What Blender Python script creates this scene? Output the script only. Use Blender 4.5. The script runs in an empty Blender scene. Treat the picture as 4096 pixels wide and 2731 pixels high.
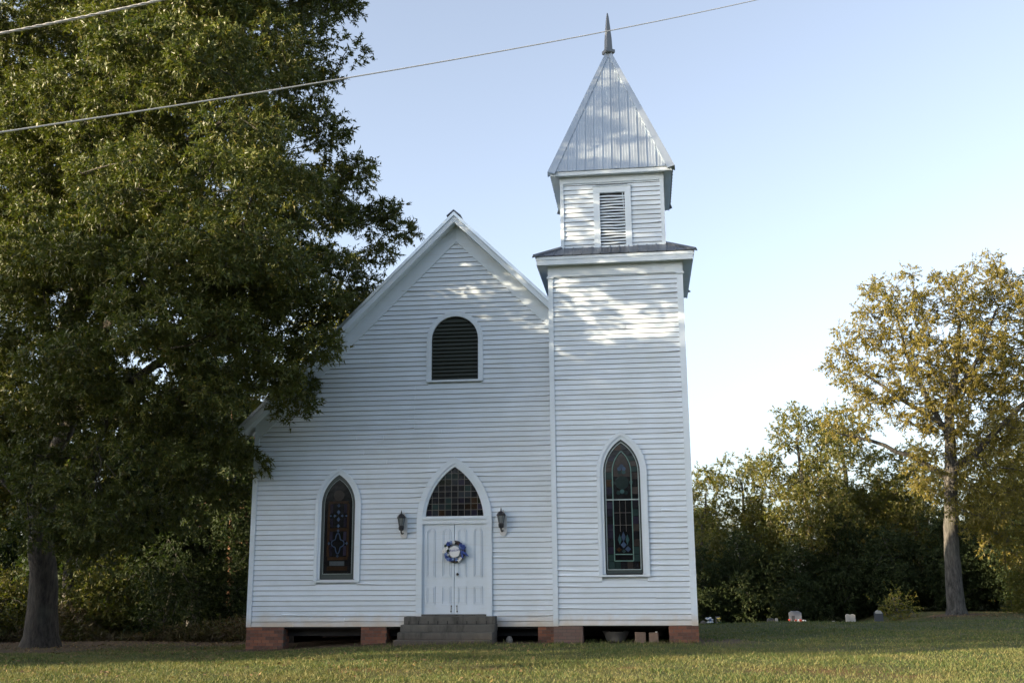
import bpy, math, random
import numpy as np
from mathutils import Matrix, Vector

scene = bpy.context.scene
C = scene.collection
R = math.radians

# ------------------------------------------------------------------ camera
cam_data = bpy.data.cameras.new('camera')
cam = bpy.data.objects.new('camera', cam_data)
C.objects.link(cam)
cam_data.sensor_width = 36.0
cam_data.lens = 36.29
cam_data.clip_start = 0.1
cam_data.clip_end = 3000
PITCH, ROLL, YAW = R(12.531), R(-0.430), R(7.137)
fwd = Vector((-math.sin(YAW) * math.cos(PITCH), math.cos(YAW) * math.cos(PITCH), math.sin(PITCH)))
rgt = Vector((math.cos(YAW), math.sin(YAW), 0))
upv = rgt.cross(fwd)
rg2 = rgt * math.cos(ROLL) + upv * math.sin(ROLL)
up2 = -rgt * math.sin(ROLL) + upv * math.cos(ROLL)
m3 = Matrix((rg2, up2, -fwd)).transposed()
cam.matrix_world = Matrix.Translation((0, -25, 1.65)) @ m3.to_4x4()
scene.camera = cam

# ------------------------------------------------------------------ light
SUN_ELEV = R(11.5)
SUN_AZ = math.atan2(-0.905, -0.425)          # the sun stands to the left, a little behind the camera
sun_dir = Vector((math.sin(SUN_AZ) * math.cos(SUN_ELEV), math.cos(SUN_AZ) * math.cos(SUN_ELEV), math.sin(SUN_ELEV)))
world = bpy.data.worlds.new('World')
scene.world = world
world.use_nodes = True
wn = world.node_tree
bg = wn.nodes['Background']
sky = wn.nodes.new('ShaderNodeTexSky')
sky.sky_type = 'NISHITA'
sky.sun_disc = False
sky.sun_elevation = SUN_ELEV
sky.sun_rotation = SUN_AZ
sky.air_density = 0.8
sky.dust_density = 2.4
sky.ozone_density = 1.9
pale = wn.nodes.new('ShaderNodeHueSaturation')          # thin high haze: the whole sky a little paler
pale.inputs['Saturation'].default_value = 0.60
wn.links.new(sky.outputs[0], pale.inputs['Color'])
wn.links.new(pale.outputs[0], bg.inputs[0])
bg.inputs[1].default_value = 0.142
sun_data = bpy.data.lights.new('sun', 'SUN')
sun_data.energy = 5.0
sun_data.angle = R(0.55)
sun_data.color = (1.0, 0.82, 0.57)
sun = bpy.data.objects.new('sun', sun_data)
C.objects.link(sun)
sun.rotation_euler = sun_dir.to_track_quat('Z', 'Y').to_euler()
sun.location = (-20, -20, 30)
scene.view_settings.view_transform = 'Standard'
scene.view_settings.look = 'None'
scene.view_settings.gamma = 1.0
scene.view_settings.exposure = 1.7
scene.view_settings.use_curve_mapping = False

# ------------------------------------------------------------------ helpers
rng = np.random.default_rng(11)
random.seed(5)

def tag(o, label=None, cat=None, group=None, kind=None):
    if label: o['label'] = label
    if cat: o['category'] = cat
    if group: o['group'] = group
    if kind: o['kind'] = kind
    return o

def empty(name, loc=(0, 0, 0), parent=None):
    o = bpy.data.objects.new(name, None)
    o.empty_display_size = 0.2
    C.objects.link(o)
    o.location = loc
    if parent: o.parent = parent
    return o

def link(name, me, parent=None, loc=(0, 0, 0)):
    o = bpy.data.objects.new(name, me)
    C.objects.link(o)
    o.location = loc
    if parent: o.parent = parent
    return o

class MB:
    """collects shapes and links them as one mesh object"""
    def __init__(s): s.v = []; s.f = []
    def add(s, vs, fs):
        n = len(s.v); s.v += [tuple(p) for p in vs]; s.f += [tuple(i + n for i in f) for f in fs]; return s
    def box(s, x0, x1, y0, y1, z0, z1):
        return s.add([(x0,y0,z0),(x1,y0,z0),(x1,y1,z0),(x0,y1,z0),(x0,y0,z1),(x1,y0,z1),(x1,y1,z1),(x0,y1,z1)],
                     [(0,3,2,1),(4,5,6,7),(0,1,5,4),(1,2,6,5),(2,3,7,6),(3,0,4,7)])
    def prism(s, poly, y0, y1):
        """polygon in x, z (counter-clockwise seen from the front), extruded from y0 (front) to y1"""
        n = len(poly)
        vs = [(x, y0, z) for x, z in poly] + [(x, y1, z) for x, z in poly]
        fs = [tuple(range(n)), tuple(range(2*n-1, n-1, -1))] + [(i, i+n, (i+1) % n + n, (i+1) % n) for i in range(n)]
        return s.add(vs, fs)
    def ring(s, outer, inner, y0, y1):
        """band between two open paths of equal length in x, z"""
        n = len(outer)
        vs = [(x,y0,z) for x,z in outer]+[(x,y0,z) for x,z in inner]+[(x,y1,z) for x,z in outer]+[(x,y1,z) for x,z in inner]
        fs = []
        for i in range(n-1):
            fs += [(i, i+1, n+i+1, n+i), (2*n+i, 2*n+i+1, i+1, i), (n+i, n+i+1, 3*n+i+1, 3*n+i)]
        fs += [(0, n, 3*n, 2*n), (n-1, 2*n-1+2*n, 2*n-1, n-1)[:0] or (n-1, 3*n-1, 4*n-1, 2*n-1)]
        return s.add(vs, fs)
    def tube(s, pts, rad, n=8):
        pts = [Vector(p) for p in pts]
        if not hasattr(rad, '__len__'): rad = [rad]*len(pts)
        base = len(s.v); vs = []
        for i, p in enumerate(pts):
            d = (pts[min(i+1, len(pts)-1)] - pts[max(i-1, 0)]).normalized()
            a = d.cross(Vector((0,0,1)))
            if a.length < 0.05: a = d.cross(Vector((1,0,0)))
            a.normalize(); b = d.cross(a)
            for k in range(n):
                t = 2*math.pi*k/n
                vs.append(p + (a*math.cos(t) + b*math.sin(t))*rad[i])
        fs = [(i*n+k, i*n+(k+1) % n, (i+1)*n+(k+1) % n, (i+1)*n+k) for i in range(len(pts)-1) for k in range(n)]
        fs += [tuple(range(n-1,-1,-1)), tuple(range((len(pts)-1)*n, len(pts)*n))]
        return s.add(vs, fs)
    def lathe(s, prof, c=(0,0,0), n=8, rot=0.0):
        vs = []
        for r, z in prof:
            for k in range(n):
                t = rot + 2*math.pi*k/n
                vs.append((c[0]+r*math.cos(t), c[1]+r*math.sin(t), c[2]+z))
        fs = [(i*n+k, i*n+(k+1) % n, (i+1)*n+(k+1) % n, (i+1)*n+k) for i in range(len(prof)-1) for k in range(n)]
        fs += [tuple(range(n-1,-1,-1)), tuple(range((len(prof)-1)*n, len(prof)*n))]
        return s.add(vs, fs)
    def mesh(s, name, mat=None, smooth=False):
        me = bpy.data.meshes.new(name)
        me.from_pydata(s.v, [], s.f)
        if mat: me.materials.append(mat)
        if smooth: me.polygons.foreach_set('use_smooth', [True]*len(me.polygons))
        me.update()
        return me
    def build(s, name, mat, parent=None, loc=(0,0,0), smooth=False):
        return link(name, s.mesh(name, mat, smooth), parent, loc)

def big_mesh(name, verts, faces, mat, parent=None, smooth=False):
    """verts (N,3), faces (M,k) numpy arrays"""
    me = bpy.data.meshes.new(name)
    verts = np.ascontiguousarray(verts, dtype=np.float32); faces = np.ascontiguousarray(faces, dtype=np.int32)
    k = faces.shape[1]
    me.vertices.add(len(verts)); me.vertices.foreach_set('co', verts.ravel())
    me.loops.add(faces.size); me.loops.foreach_set('vertex_index', faces.ravel())
    me.polygons.add(len(faces)); me.polygons.foreach_set('loop_start', np.arange(0, faces.size, k, dtype=np.int32))
    if smooth: me.polygons.foreach_set('use_smooth', np.ones(len(faces), dtype=bool))
    me.materials.append(mat)
    me.update(calc_edges=True)
    return link(name, me, parent)

def bevel(o, w=0.01, seg=2):
    m = o.modifiers.new('bevel', 'BEVEL'); m.width = w; m.segments = seg; m.limit_method = 'ANGLE'
    return o

def sstep(a, b, x):
    t = np.clip((x - a)/(b - a), 0, 1); return t*t*(3-2*t)

# ------------------------------------------------------------------ materials
def new_mat(name):
    m = bpy.data.materials.new(name); m.use_nodes = True
    return m, m.node_tree.nodes, m.node_tree.links, m.node_tree.nodes['Principled BSDF']

def coords(n, l, scale=(1,1,1), kind='Object'):
    tc = n.new('ShaderNodeTexCoord'); mp = n.new('ShaderNodeMapping'); mp.inputs['Scale'].default_value = scale
    l.new(tc.outputs[kind], mp.inputs['Vector']); return mp.outputs[0]

def wcoords(n, l, scale=(1,1,1)):
    g = n.new('ShaderNodeNewGeometry'); mp = n.new('ShaderNodeMapping'); mp.inputs['Scale'].default_value = scale
    l.new(g.outputs['Position'], mp.inputs['Vector']); return mp.outputs[0]

def noise(n, l, vec, scale, detail=4, rough=0.6):
    t = n.new('ShaderNodeTexNoise'); t.inputs['Scale'].default_value = scale; t.inputs['Detail'].default_value = detail
    t.inputs['Roughness'].default_value = rough; l.new(vec, t.inputs['Vector']); return t.outputs['Fac']

def ramp(n, l, fac, stops):
    r = n.new('ShaderNodeValToRGB'); e = r.color_ramp.elements
    while len(e) < len(stops): e.new(0.5)
    for k, (p, c) in enumerate(stops):
        e[k].position = p; e[k].color = (*c, 1) if len(c) == 3 else c
    l.new(fac, r.inputs[0]); return r.outputs[0]

def mix(n, l, fac, a, b, mode='MIX'):
    x = n.new('ShaderNodeMix'); x.data_type = 'RGBA'; x.blend_type = mode
    for i, v in ((0, fac), (6, a), (7, b)):
        if isinstance(v, (int, float)): x.inputs[i].default_value = v
        elif isinstance(v, tuple): x.inputs[i].default_value = (*v, 1)
        else: l.new(v, x.inputs[i])
    return x.outputs[2]

def math_n(n, l, op, a, b=None, clamp=False):
    x = n.new('ShaderNodeMath'); x.operation = op; x.use_clamp = clamp
    for i, v in ((0, a), (1, b)):
        if v is None: continue
        if isinstance(v, (int, float)): x.inputs[i].default_value = v
        else: l.new(v, x.inputs[i])
    return x.outputs[0]

def bump(n, l, b, h, strength=0.3, dist=0.01):
    x = n.new('ShaderNodeBump'); x.inputs['Strength'].default_value = strength; x.inputs['Distance'].default_value = dist
    l.new(h, x.inputs['Height']); l.new(x.outputs[0], b.inputs['Normal'])

def paint(name, base, wear=0.5, dirt=True):
    """old white oil paint: faint grain, grimy streaks, chips down to grey wood, earth splashed on the lowest boards"""
    m, n, l, b = new_mat(name)
    w = wcoords(n, l, (1, 1, 1))
    wl = wcoords(n, l, (0.35, 1, 9))
    streak = noise(n, l, wl, 3.0, 5, 0.65)
    blot = noise(n, l, w, 1.3, 4, 0.6)
    oi = n.new('ShaderNodeObjectInfo')
    v = math_n(n, l, 'MULTIPLY', oi.outputs['Random'], 0.10)
    v = math_n(n, l, 'ADD', v, 0.93)
    c = mix(n, l, ramp(n, l, blot, [(0.35, (0,0,0)), (0.75, (1,1,1))]), base, tuple(x*y for x, y in zip(base, (0.90, 0.90, 0.87))))
    c = mix(n, l, ramp(n, l, streak, [(0.55, (0,0,0)), (0.85, (0.6,0.6,0.6))]), c, (0.50, 0.49, 0.45))
    c = mix(n, l, 1.0, c, v, 'MULTIPLY')
    if wear:
        chip = noise(n, l, wcoords(n, l, (2.2, 2.2, 22)), 4.0, 6, 0.7)
        big = noise(n, l, w, 0.9, 2, 0.5)
        f = math_n(n, l, 'MULTIPLY', ramp(n, l, chip, [(0.66, (0,0,0)), (0.70, (1,1,1))]), ramp(n, l, big, [(0.52, (0,0,0)), (0.62, (1,1,1))]))
        c = mix(n, l, math_n(n, l, 'MULTIPLY', f, wear), c, (0.20, 0.19, 0.18))
    if dirt:
        g = n.new('ShaderNodeNewGeometry'); sp = n.new('ShaderNodeSeparateXYZ'); l.new(g.outputs['Position'], sp.inputs[0])
        hz = math_n(n, l, 'ADD', sp.outputs['Z'], math_n(n, l, 'MULTIPLY', noise(n, l, w, 2.5, 4, 0.6), 0.5))
        f = ramp(n, l, math_n(n, l, 'MULTIPLY', hz, 0.5), [(0.28, (0.85,0.85,0.85)), (0.46, (0,0,0))])
        c = mix(n, l, f, c, (0.50, 0.40, 0.28))
    l.new(c, b.inputs['Base Color'])
    b.inputs['Roughness'].default_value = 0.62
    b.inputs['Specular IOR Level'].default_value = 0.3
    bump(n, l, b, noise(n, l, wcoords(n, l, (1.5, 1, 30)), 6.0, 4, 0.7), 0.10, 0.003)
    return m

M_SIDING = paint('white_siding_paint', (0.635, 0.715, 0.80), 0.55)
M_TRIM = paint('white_trim_paint', (0.635, 0.715, 0.80), 0.25)
M_BELFRY = paint('weathered_belfry_paint', (0.635, 0.715, 0.80), 0.9, False)
M_DOOR = paint('white_door_paint', (0.635, 0.715, 0.80), 0.1, False)

def simple(name, col, rough=0.6, metal=0.0, var=0.25, scale=6.0, bumps=0.0, spec=0.5, objvar=0.0):
    m, n, l, b = new_mat(name)
    f = noise(n, l, wcoords(n, l), scale, 5, 0.65)
    c = mix(n, l, f, tuple(x*(1-var) for x in col), tuple(min(1, x*(1+var)) for x in col))
    if objvar:
        oi = n.new('ShaderNodeObjectInfo')
        v = math_n(n, l, 'ADD', math_n(n, l, 'MULTIPLY', oi.outputs['Random'], objvar), 1-objvar/2)
        c = mix(n, l, 1.0, c, v, 'MULTIPLY')
    l.new(c, b.inputs['Base Color'])
    b.inputs['Roughness'].default_value = rough; b.inputs['Metallic'].default_value = metal
    b.inputs['Specular IOR Level'].default_value = spec
    if bumps: bump(n, l, b, noise(n, l, wcoords(n, l), scale*4, 5, 0.7), bumps, 0.01)
    return m

def metal_roof(name, col, rough):
    m, n, l, b = new_mat(name)
    f = noise(n, l, wcoords(n, l), 2.0, 4, 0.6)
    c = mix(n, l, f, tuple(x*0.88 for x in col), tuple(x*1.1 for x in col))
    oi = n.new('ShaderNodeObjectInfo')
    c = mix(n, l, 1.0, c, math_n(n, l, 'ADD', math_n(n, l, 'MULTIPLY', oi.outputs['Random'], 0.10), 0.94), 'MULTIPLY')
    l.new(c, b.inputs['Base Color'])
    b.inputs['Metallic'].default_value = 0.85
    l.new(ramp(n, l, noise(n, l, wcoords(n, l, (1,1,0.3)), 5.0, 4, 0.6), [(0.3, (rough-0.06,)*3), (0.7, (rough+0.08,)*3)]), b.inputs['Roughness'])
    bump(n, l, b, noise(n, l, wcoords(n, l, (2,2,0.5)), 3.0, 2, 0.5), 0.12, 0.02)
    return m
M_LAP_SHADE = simple('lap_shadow_edge', (0.21, 0.205, 0.20), 0.9, 0, 0.4, 8)  # dark edge colour that paints in the shadow line below each clapboard
M_METAL = metal_roof('galvanised_roof', (0.52, 0.575, 0.61), 0.36)
M_METAL_DK = metal_roof('skirt_roof_metal', (0.20, 0.22, 0.26), 0.42)
M_FINIAL = simple('finial_metal', (0.16, 0.17, 0.18), 0.5, 0.4, 0.3, 8)
M_SHUTTER = simple('dark_green_louvre_paint', (0.026, 0.034, 0.028), 0.5, 0, 0.35, 9, 0.2)
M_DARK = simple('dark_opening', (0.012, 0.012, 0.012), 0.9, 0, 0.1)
M_SASH = simple('dark_green_sash', (0.030, 0.045, 0.045), 0.45, 0, 0.3, 10)
M_LEADLT = simple('pale_lead_came', (0.30, 0.36, 0.36), 0.5, 0, 0.4, 15)
M_LEAD = simple('grey_lead_came', (0.16, 0.15, 0.13), 0.5, 0.3, 0.4, 15)
M_IRON = simple('black_iron', (0.02, 0.02, 0.024), 0.45, 0.3, 0.2)
M_BRONZE = simple('door_hardware', (0.06, 0.05, 0.045), 0.4, 0.8, 0.2)
M_MORTAR = simple('mortar', (0.10, 0.080, 0.068), 0.9, 0, 0.3, 20, 0.3)
M_CONC = None

def brick_mat(name, a, b_, c_):
    m, n, l, b = new_mat(name)
    oi = n.new('ShaderNodeObjectInfo')
    c = ramp(n, l, oi.outputs['Random'], [(0.0, a), (0.5, b_), (1.0, c_)])
    f = noise(n, l, wcoords(n, l), 14, 5, 0.7)
    c = mix(n, l, ramp(n, l, f, [(0.35, (0,0,0)), (0.8, (0.6,0.6,0.6))]), c, (0.16, 0.12, 0.10))
    l.new(c, b.inputs['Base Color']); b.inputs['Roughness'].default_value = 0.9
    bump(n, l, b, noise(n, l, wcoords(n, l), 60, 4, 0.7), 0.5, 0.006)
    return m
M_BRICK = brick_mat('red_brick', (0.085, 0.040, 0.029), (0.17, 0.066, 0.040), (0.26, 0.098, 0.050))
M_BRICK_PALE = brick_mat('faded_brick', (0.14, 0.090, 0.075), (0.17, 0.105, 0.085), (0.15, 0.11, 0.095))

def concrete(name, col):
    m, n, l, b = new_mat(name)
    w = wcoords(n, l)
    c = mix(n, l, noise(n, l, w, 3.0, 6, 0.7), tuple(x*0.55 for x in col), tuple(x*1.35 for x in col))
    st = noise(n, l, wcoords(n, l, (2.5, 2.5, 0.6)), 1.6, 5, 0.7)
    c = mix(n, l, ramp(n, l, st, [(0.48, (0,0,0)), (0.66, (0.8,0.8,0.8))]), c, (0.035, 0.033, 0.030))
    g = n.new('ShaderNodeNewGeometry'); sp = n.new('ShaderNodeSeparateXYZ'); l.new(g.outputs['Position'], sp.inputs[0])
    low = ramp(n, l, math_n(n, l, 'ADD', sp.outputs['Z'], math_n(n, l, 'MULTIPLY', st, 0.35)), [(0.20, (0.5,0.5,0.5)), (0.42, (0,0,0))])
    c = mix(n, l, low, c, (0.085, 0.055, 0.038))
    l.new(c, b.inputs['Base Color']); b.inputs['Roughness'].default_value = 0.92
    bump(n, l, b, noise(n, l, w, 35, 6, 0.75), 0.6, 0.01)
    return m
M_CONC = concrete('weathered_concrete', (0.10, 0.097, 0.086))

def glass(name, col, rough=0.12):
    m, n, l, b = new_mat(name)
    oi = n.new('ShaderNodeObjectInfo')
    v = math_n(n, l, 'ADD', math_n(n, l, 'MULTIPLY', oi.outputs['Random'], 0.8), 0.6)
    f = noise(n, l, wcoords(n, l), 9, 3, 0.6)
    c = mix(n, l, f, tuple(x*0.6 for x in col), tuple(x*1.4 for x in col))
    l.new(mix(n, l, 1.0, c, v, 'MULTIPLY'), b.inputs['Base Color'])
    b.inputs['Roughness'].default_value = rough
    bump(n, l, b, noise(n, l, wcoords(n, l), 12, 3, 0.6), 0.25, 0.01)
    return m
G_DARK = glass('dark_glass', (0.010, 0.011, 0.014))
G_AMBER = glass('amber_glass', (0.024, 0.014, 0.008))
G_BLUE = glass('blue_glass', (0.040, 0.062, 0.105))
G_PALE = glass('pale_glass', (0.075, 0.09, 0.10))
G_PURPLE = glass('purple_glass', (0.020, 0.018, 0.032))
G_GREEN = glass('green_glass', (0.016, 0.030, 0.030))
G_ROSE = glass('rose_glass', (0.040, 0.034, 0.032))
G_TEAL = glass('teal_glass', (0.028, 0.062, 0.066))

def leaf_mat(name, stops, trans=0.35, rough=0.42, tint=(1.5, 1.7, 0.6), spec=0.5):
    m, n, l, b = new_mat(name)
    g = n.new('ShaderNodeNewGeometry')
    c = ramp(n, l, g.outputs['Random Per Island'], stops)
    big = noise(n, l, wcoords(n, l), 0.55, 3, 0.6)
    c = mix(n, l, ramp(n, l, big, [(0.35, (0,0,0)), (0.7, (0.5,0.5,0.5))]), c, stops[-2][1])
    l.new(c, b.inputs['Base Color'])
    b.inputs['Roughness'].default_value = rough
    b.inputs['Specular IOR Level'].default_value = spec
    t = n.new('ShaderNodeBsdfTranslucent')
    l.new(mix(n, l, 1.0, c, tint, 'MULTIPLY'), t.inputs[0])
    ms = n.new('ShaderNodeMixShader'); ms.inputs[0].default_value = trans
    l.new(b.outputs[0], ms.inputs[1]); l.new(t.outputs[0], ms.inputs[2])
    l.new(ms.outputs[0], n['Material Output'].inputs[0])
    return m
L_OAK = leaf_mat('oak_leaves', [(0.0, (0.030, 0.046, 0.014)), (0.5, (0.066, 0.084, 0.021)), (0.85, (0.112, 0.118, 0.028)), (1.0, (0.15, 0.115, 0.035))], 0.20, 0.46, spec=0.3)
L_GOLD = leaf_mat('golden_leaves', [(0.0, (0.115, 0.105, 0.024)), (0.4, (0.20, 0.165, 0.034)), (0.8, (0.27, 0.205, 0.046)), (1.0, (0.15, 0.155, 0.036))], 0.45, 0.5)
L_WOOD = leaf_mat('woodland_leaves', [(0.0, (0.040, 0.055, 0.018)), (0.5, (0.070, 0.085, 0.024)), (0.85, (0.11, 0.105, 0.030)), (1.0, (0.15, 0.11, 0.035))], 0.32, 0.55, spec=0.2)
L_DARK = leaf_mat('evergreen_and_shaded_leaves', [(0.0, (0.016, 0.028, 0.012)), (0.5, (0.028, 0.043, 0.018)), (0.9, (0.042, 0.055, 0.020)), (1.0, (0.07, 0.07, 0.026))], 0.2, 0.6, spec=0.15)  # evergreens, and the left wood with its canopy shade put into the colour
L_EDGE = leaf_mat('sunny_edge_leaves', [(0.0, (0.060, 0.072, 0.020)), (0.5, (0.100, 0.105, 0.026)), (0.85, (0.150, 0.135, 0.032)), (1.0, (0.19, 0.13, 0.035))], 0.40, 0.5)
L_LIME = leaf_mat('sunny_yellow_green_leaves', [(0.0, (0.070, 0.085, 0.020)), (0.5, (0.11, 0.12, 0.025)), (0.85, (0.16, 0.14, 0.030)), (1.0, (0.24, 0.13, 0.030))], 0.45, 0.5)
L_BRUSH = leaf_mat('dry_brush', [(0.0, (0.060, 0.040, 0.022)), (0.5, (0.10, 0.066, 0.034)), (0.85, (0.07, 0.075, 0.025)), (1.0, (0.15, 0.10, 0.05))], 0.25, 0.7)

def bark(name, col):
    m, n, l, b = new_mat(name)
    w = wcoords(n, l, (3, 3, 0.55))
    f = noise(n, l, w, 4.0, 8, 0.75)
    c = mix(n, l, ramp(n, l, f, [(0.38, (0,0,0)), (0.64, (1,1,1))]), tuple(x*0.28 for x in col), tuple(x*1.7 for x in col))
    c = mix(n, l, ramp(n, l, noise(n, l, wcoords(n, l), 1.1, 4, 0.6), [(0.5, (0,0,0)), (0.75, (0.5,0.5,0.5))]), c, (0.11, 0.115, 0.09))
    l.new(c, b.inputs['Base Color']); b.inputs['Roughness'].default_value = 0.9
    bump(n, l, b, f, 1.0, 0.10)
    return m
B_OAK = bark('oak_bark', (0.055, 0.047, 0.038))
B_GREY = bark('grey_bark', (0.085, 0.078, 0.068))

def ground_mat():
    m, n, l, b = new_mat('lawn_soil')
    w = wcoords(n, l)
    mott = noise(n, l, w, 0.7, 5, 0.65)
    fine = noise(n, l, w, 18.0, 5, 0.7)
    c = mix(n, l, ramp(n, l, mott, [(0.32, (0,0,0)), (0.68, (1,1,1))]), (0.055, 0.078, 0.026), (0.130, 0.115, 0.050))
    c = mix(n, l, ramp(n, l, fine, [(0.4, (0,0,0)), (0.75, (0.7,0.7,0.7))]), c, (0.06, 0.055, 0.028))
    a = n.new('ShaderNodeAttribute'); a.attribute_name = 'clay'
    c = mix(n, l, math_n(n, l, 'MULTIPLY', a.outputs['Fac'], math_n(n, l, 'ADD', math_n(n, l, 'MULTIPLY', fine, 1.4), -0.25, True)), c, (0.26, 0.12, 0.06))
    a2 = n.new('ShaderNodeAttribute'); a2.attribute_name = 'dirt'
    c = mix(n, l, a2.outputs['Fac'], c, mix(n, l, fine, (0.07, 0.05, 0.035), (0.16, 0.115, 0.08)))
    l.new(c, b.inputs['Base Color']); b.inputs['Roughness'].default_value = 0.95
    b.inputs['Specular IOR Level'].default_value = 0.1
    bump(n, l, b, noise(n, l, w, 25, 6, 0.75), 0.8, 0.05)
    return m
M_GROUND = ground_mat()

def blade_mat():
    m, n, l, b = new_mat('grass_blades')
    g = n.new('ShaderNodeNewGeometry')
    c = ramp(n, l, g.outputs['Random Per Island'], [(0.0, (0.055, 0.090, 0.028)), (0.5, (0.098, 0.128, 0.038)), (0.8, (0.165, 0.168, 0.058)), (1.0, (0.27, 0.225, 0.10))])
    big = noise(n, l, wcoords(n, l), 0.8, 4, 0.6)
    c = mix(n, l, ramp(n, l, big, [(0.48, (0,0,0)), (0.70, (0.6,0.6,0.6))]), c, (0.21, 0.175, 0.075))
    l.new(c, b.inputs['Base Color']); b.inputs['Roughness'].default_value = 0.6
    b.inputs['Specular IOR Level'].default_value = 0.25
    t = n.new('ShaderNodeBsdfTranslucent'); l.new(mix(n, l, 1.0, c, (1.3, 1.3, 0.7), 'MULTIPLY'), t.inputs[0])
    ms = n.new('ShaderNodeMixShader'); ms.inputs[0].default_value = 0.3
    l.new(b.outputs[0], ms.inputs[1]); l.new(t.outputs[0], ms.inputs[2])
    l.new(ms.outputs[0], n['Material Output'].inputs[0])
    return m
M_BLADE = blade_mat()

# ------------------------------------------------------------------ ground
def ground_z(x, y):
    x = np.asarray(x, float); y = np.asarray(y, float)
    left = sstep(-4, -11, x)
    z = -0.20*left*sstep(-7, -1, y)
    left2 = sstep(-9.8, -13, x)
    z = z - 0.24*left2*sstep(-1.5, 2.5, y) - 0.016*left*np.clip(y - 1, 0, 12)
    hi = sstep(8, 14, x)
    z = z - (1.75 - 1.15*hi - 1.2*sstep(-9, -12, x))*(0.62*sstep(7, 24, y) + 0.38*sstep(24, 36, y))
    z = z + 0.05*sstep(-8, -4.5, y)*sstep(1, -3.5, y)*sstep(-9, -3, x)
    z = z + 0.10*sstep(1.5, 5, x)*sstep(-3, 6, y)*sstep(14, 8, y)
    z = z - 0.10*sstep(-8.5, -11, y)*sstep(-22, -17, y)
    z = z + 0.025*np.sin(x*0.9 + 1.3*np.sin(y*0.5))*np.sin(y*0.8 + 0.5) * sstep(60, 30, np.hypot(x, y))
    d = np.hypot((x + 11.88)/0.35, (y + 5.5)/0.35)
    return z + 0.10*np.exp(-d*d)

CLAY = [(-4.9, -7.0, 0.55), (-2.7, -6.6, 0.6), (2.9, -6.8, 1.1), (-0.4, -6.4, 0.45), (4.2, -7.3, 0.7), (2.0, -6.9, 0.5)]
def clay_at(x, y):
    f = np.zeros_like(x)
    for cx, cy, r in CLAY:
        f = np.maximum(f, np.exp(-(((x-cx)/r)**2 + ((y-cy)/(r*0.55))**2)))
    return f
def dirt_at(x, y):
    f = sstep(1.0, 0.2, np.abs(x - 1.75))*sstep(1.3, 0.4, np.abs(y - 0.6))*0.9
    f = np.maximum(f, sstep(-0.55, -0.1, y)*sstep(3, 1, y)*sstep(-10.3, -9.9, x)*sstep(1.6, 1.2, x))
    f = np.maximum(f, sstep(-0.2, 0.5, y)*sstep(14.8, 14.4, y)*sstep(-10.2, -9.8, x)*sstep(1.0, 0.7, x))
    wob = 0.8*np.sin(x*1.7) + 0.5*np.sin(x*3.9 + 1)
    f = np.maximum(f, sstep(6.2, 8.2, y + wob)*sstep(-11.5, -13, x))
    f = np.maximum(f, sstep(3.6, 2.2, np.hypot(x + 18.6, (y - 6.0)*0.8))*0.9)
    f = np.maximum(f, sstep(1.7, 0.8, np.hypot(x - 13.8, y - 25)))
    return f

def axis(a, b, step, far):
    core = np.arange(a, b + 1e-6, step)
    out = [far*(t**2) for t in np.linspace(0.15, 1, 9)]
    return np.concatenate([np.array([a - v for v in out][::-1]), core, np.array([b + v for v in out])])
gx, gy = axis(-32, 32, 0.25, 700), axis(-13, 46, 0.25, 700)
GX, GY = np.meshgrid(gx, gy)
GZ = ground_z(GX, GY)
nv, nu = GX.shape
gv = np.stack([GX, GY, GZ], -1).reshape(-1, 3)
ii = (np.arange(nv-1)[:, None]*nu + np.arange(nu-1)[None, :]).ravel()
ground = big_mesh('ground', gv, np.stack([ii, ii+1, ii+1+nu, ii+nu], 1), M_GROUND, smooth=True)
for nm, fn in (('clay', clay_at), ('dirt', dirt_at)):
    at = ground.data.attributes.new(nm, 'FLOAT', 'POINT')
    at.data.foreach_set('value', fn(gv[:, 0], gv[:, 1]).astype(np.float32))
tag(ground, kind='structure')

# ------------------------------------------------------------------ church
church = tag(empty('church', (-4.6, 0.5, 0)), 'white clapboard church with a steep gable and a square bell tower', 'church')
ORG = Vector((-4.6, 0.5, 0))
def part(mb, name, mat, parent=None, smooth=False):
    """geometry given in world coordinates, linked as a part of the church (or of one of its parts)"""
    o = mb.build(name, mat, parent or church, (0, 0, 0), smooth)
    if parent is None: o.location = -ORG
    return o

FY = 0.5                                    # front plane of the nave
NC, NHW = -4.645, 5.245                     # centre and half width of the nave
GAPEX, GSLOPE = 10.085, 0.99                # apex and slope of the siding edge
def gothic_w(z, c, a, zs, h):
    """half width of a pointed arch at height z"""
    if z <= zs: return a
    d = z - zs
    if d >= h: return 0.0
    r = (h*h + a*a)/(2*a)
    return max(0.0, -(r - a) + math.sqrt(max(0.0, r*r - d*d)))
def gothic_path(c, a, zb, zs, h, n=10):
    L = [(c - a, zb)] + [(c - gothic_w(zs + h*math.sin(math.pi/2*k/n), c, a, zs, h), zs + h*math.sin(math.pi/2*k/n)) for k in range(n)]
    return L + [(c, zs + h)] + [(2*c - x, z) for x, z in reversed(L)]

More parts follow.
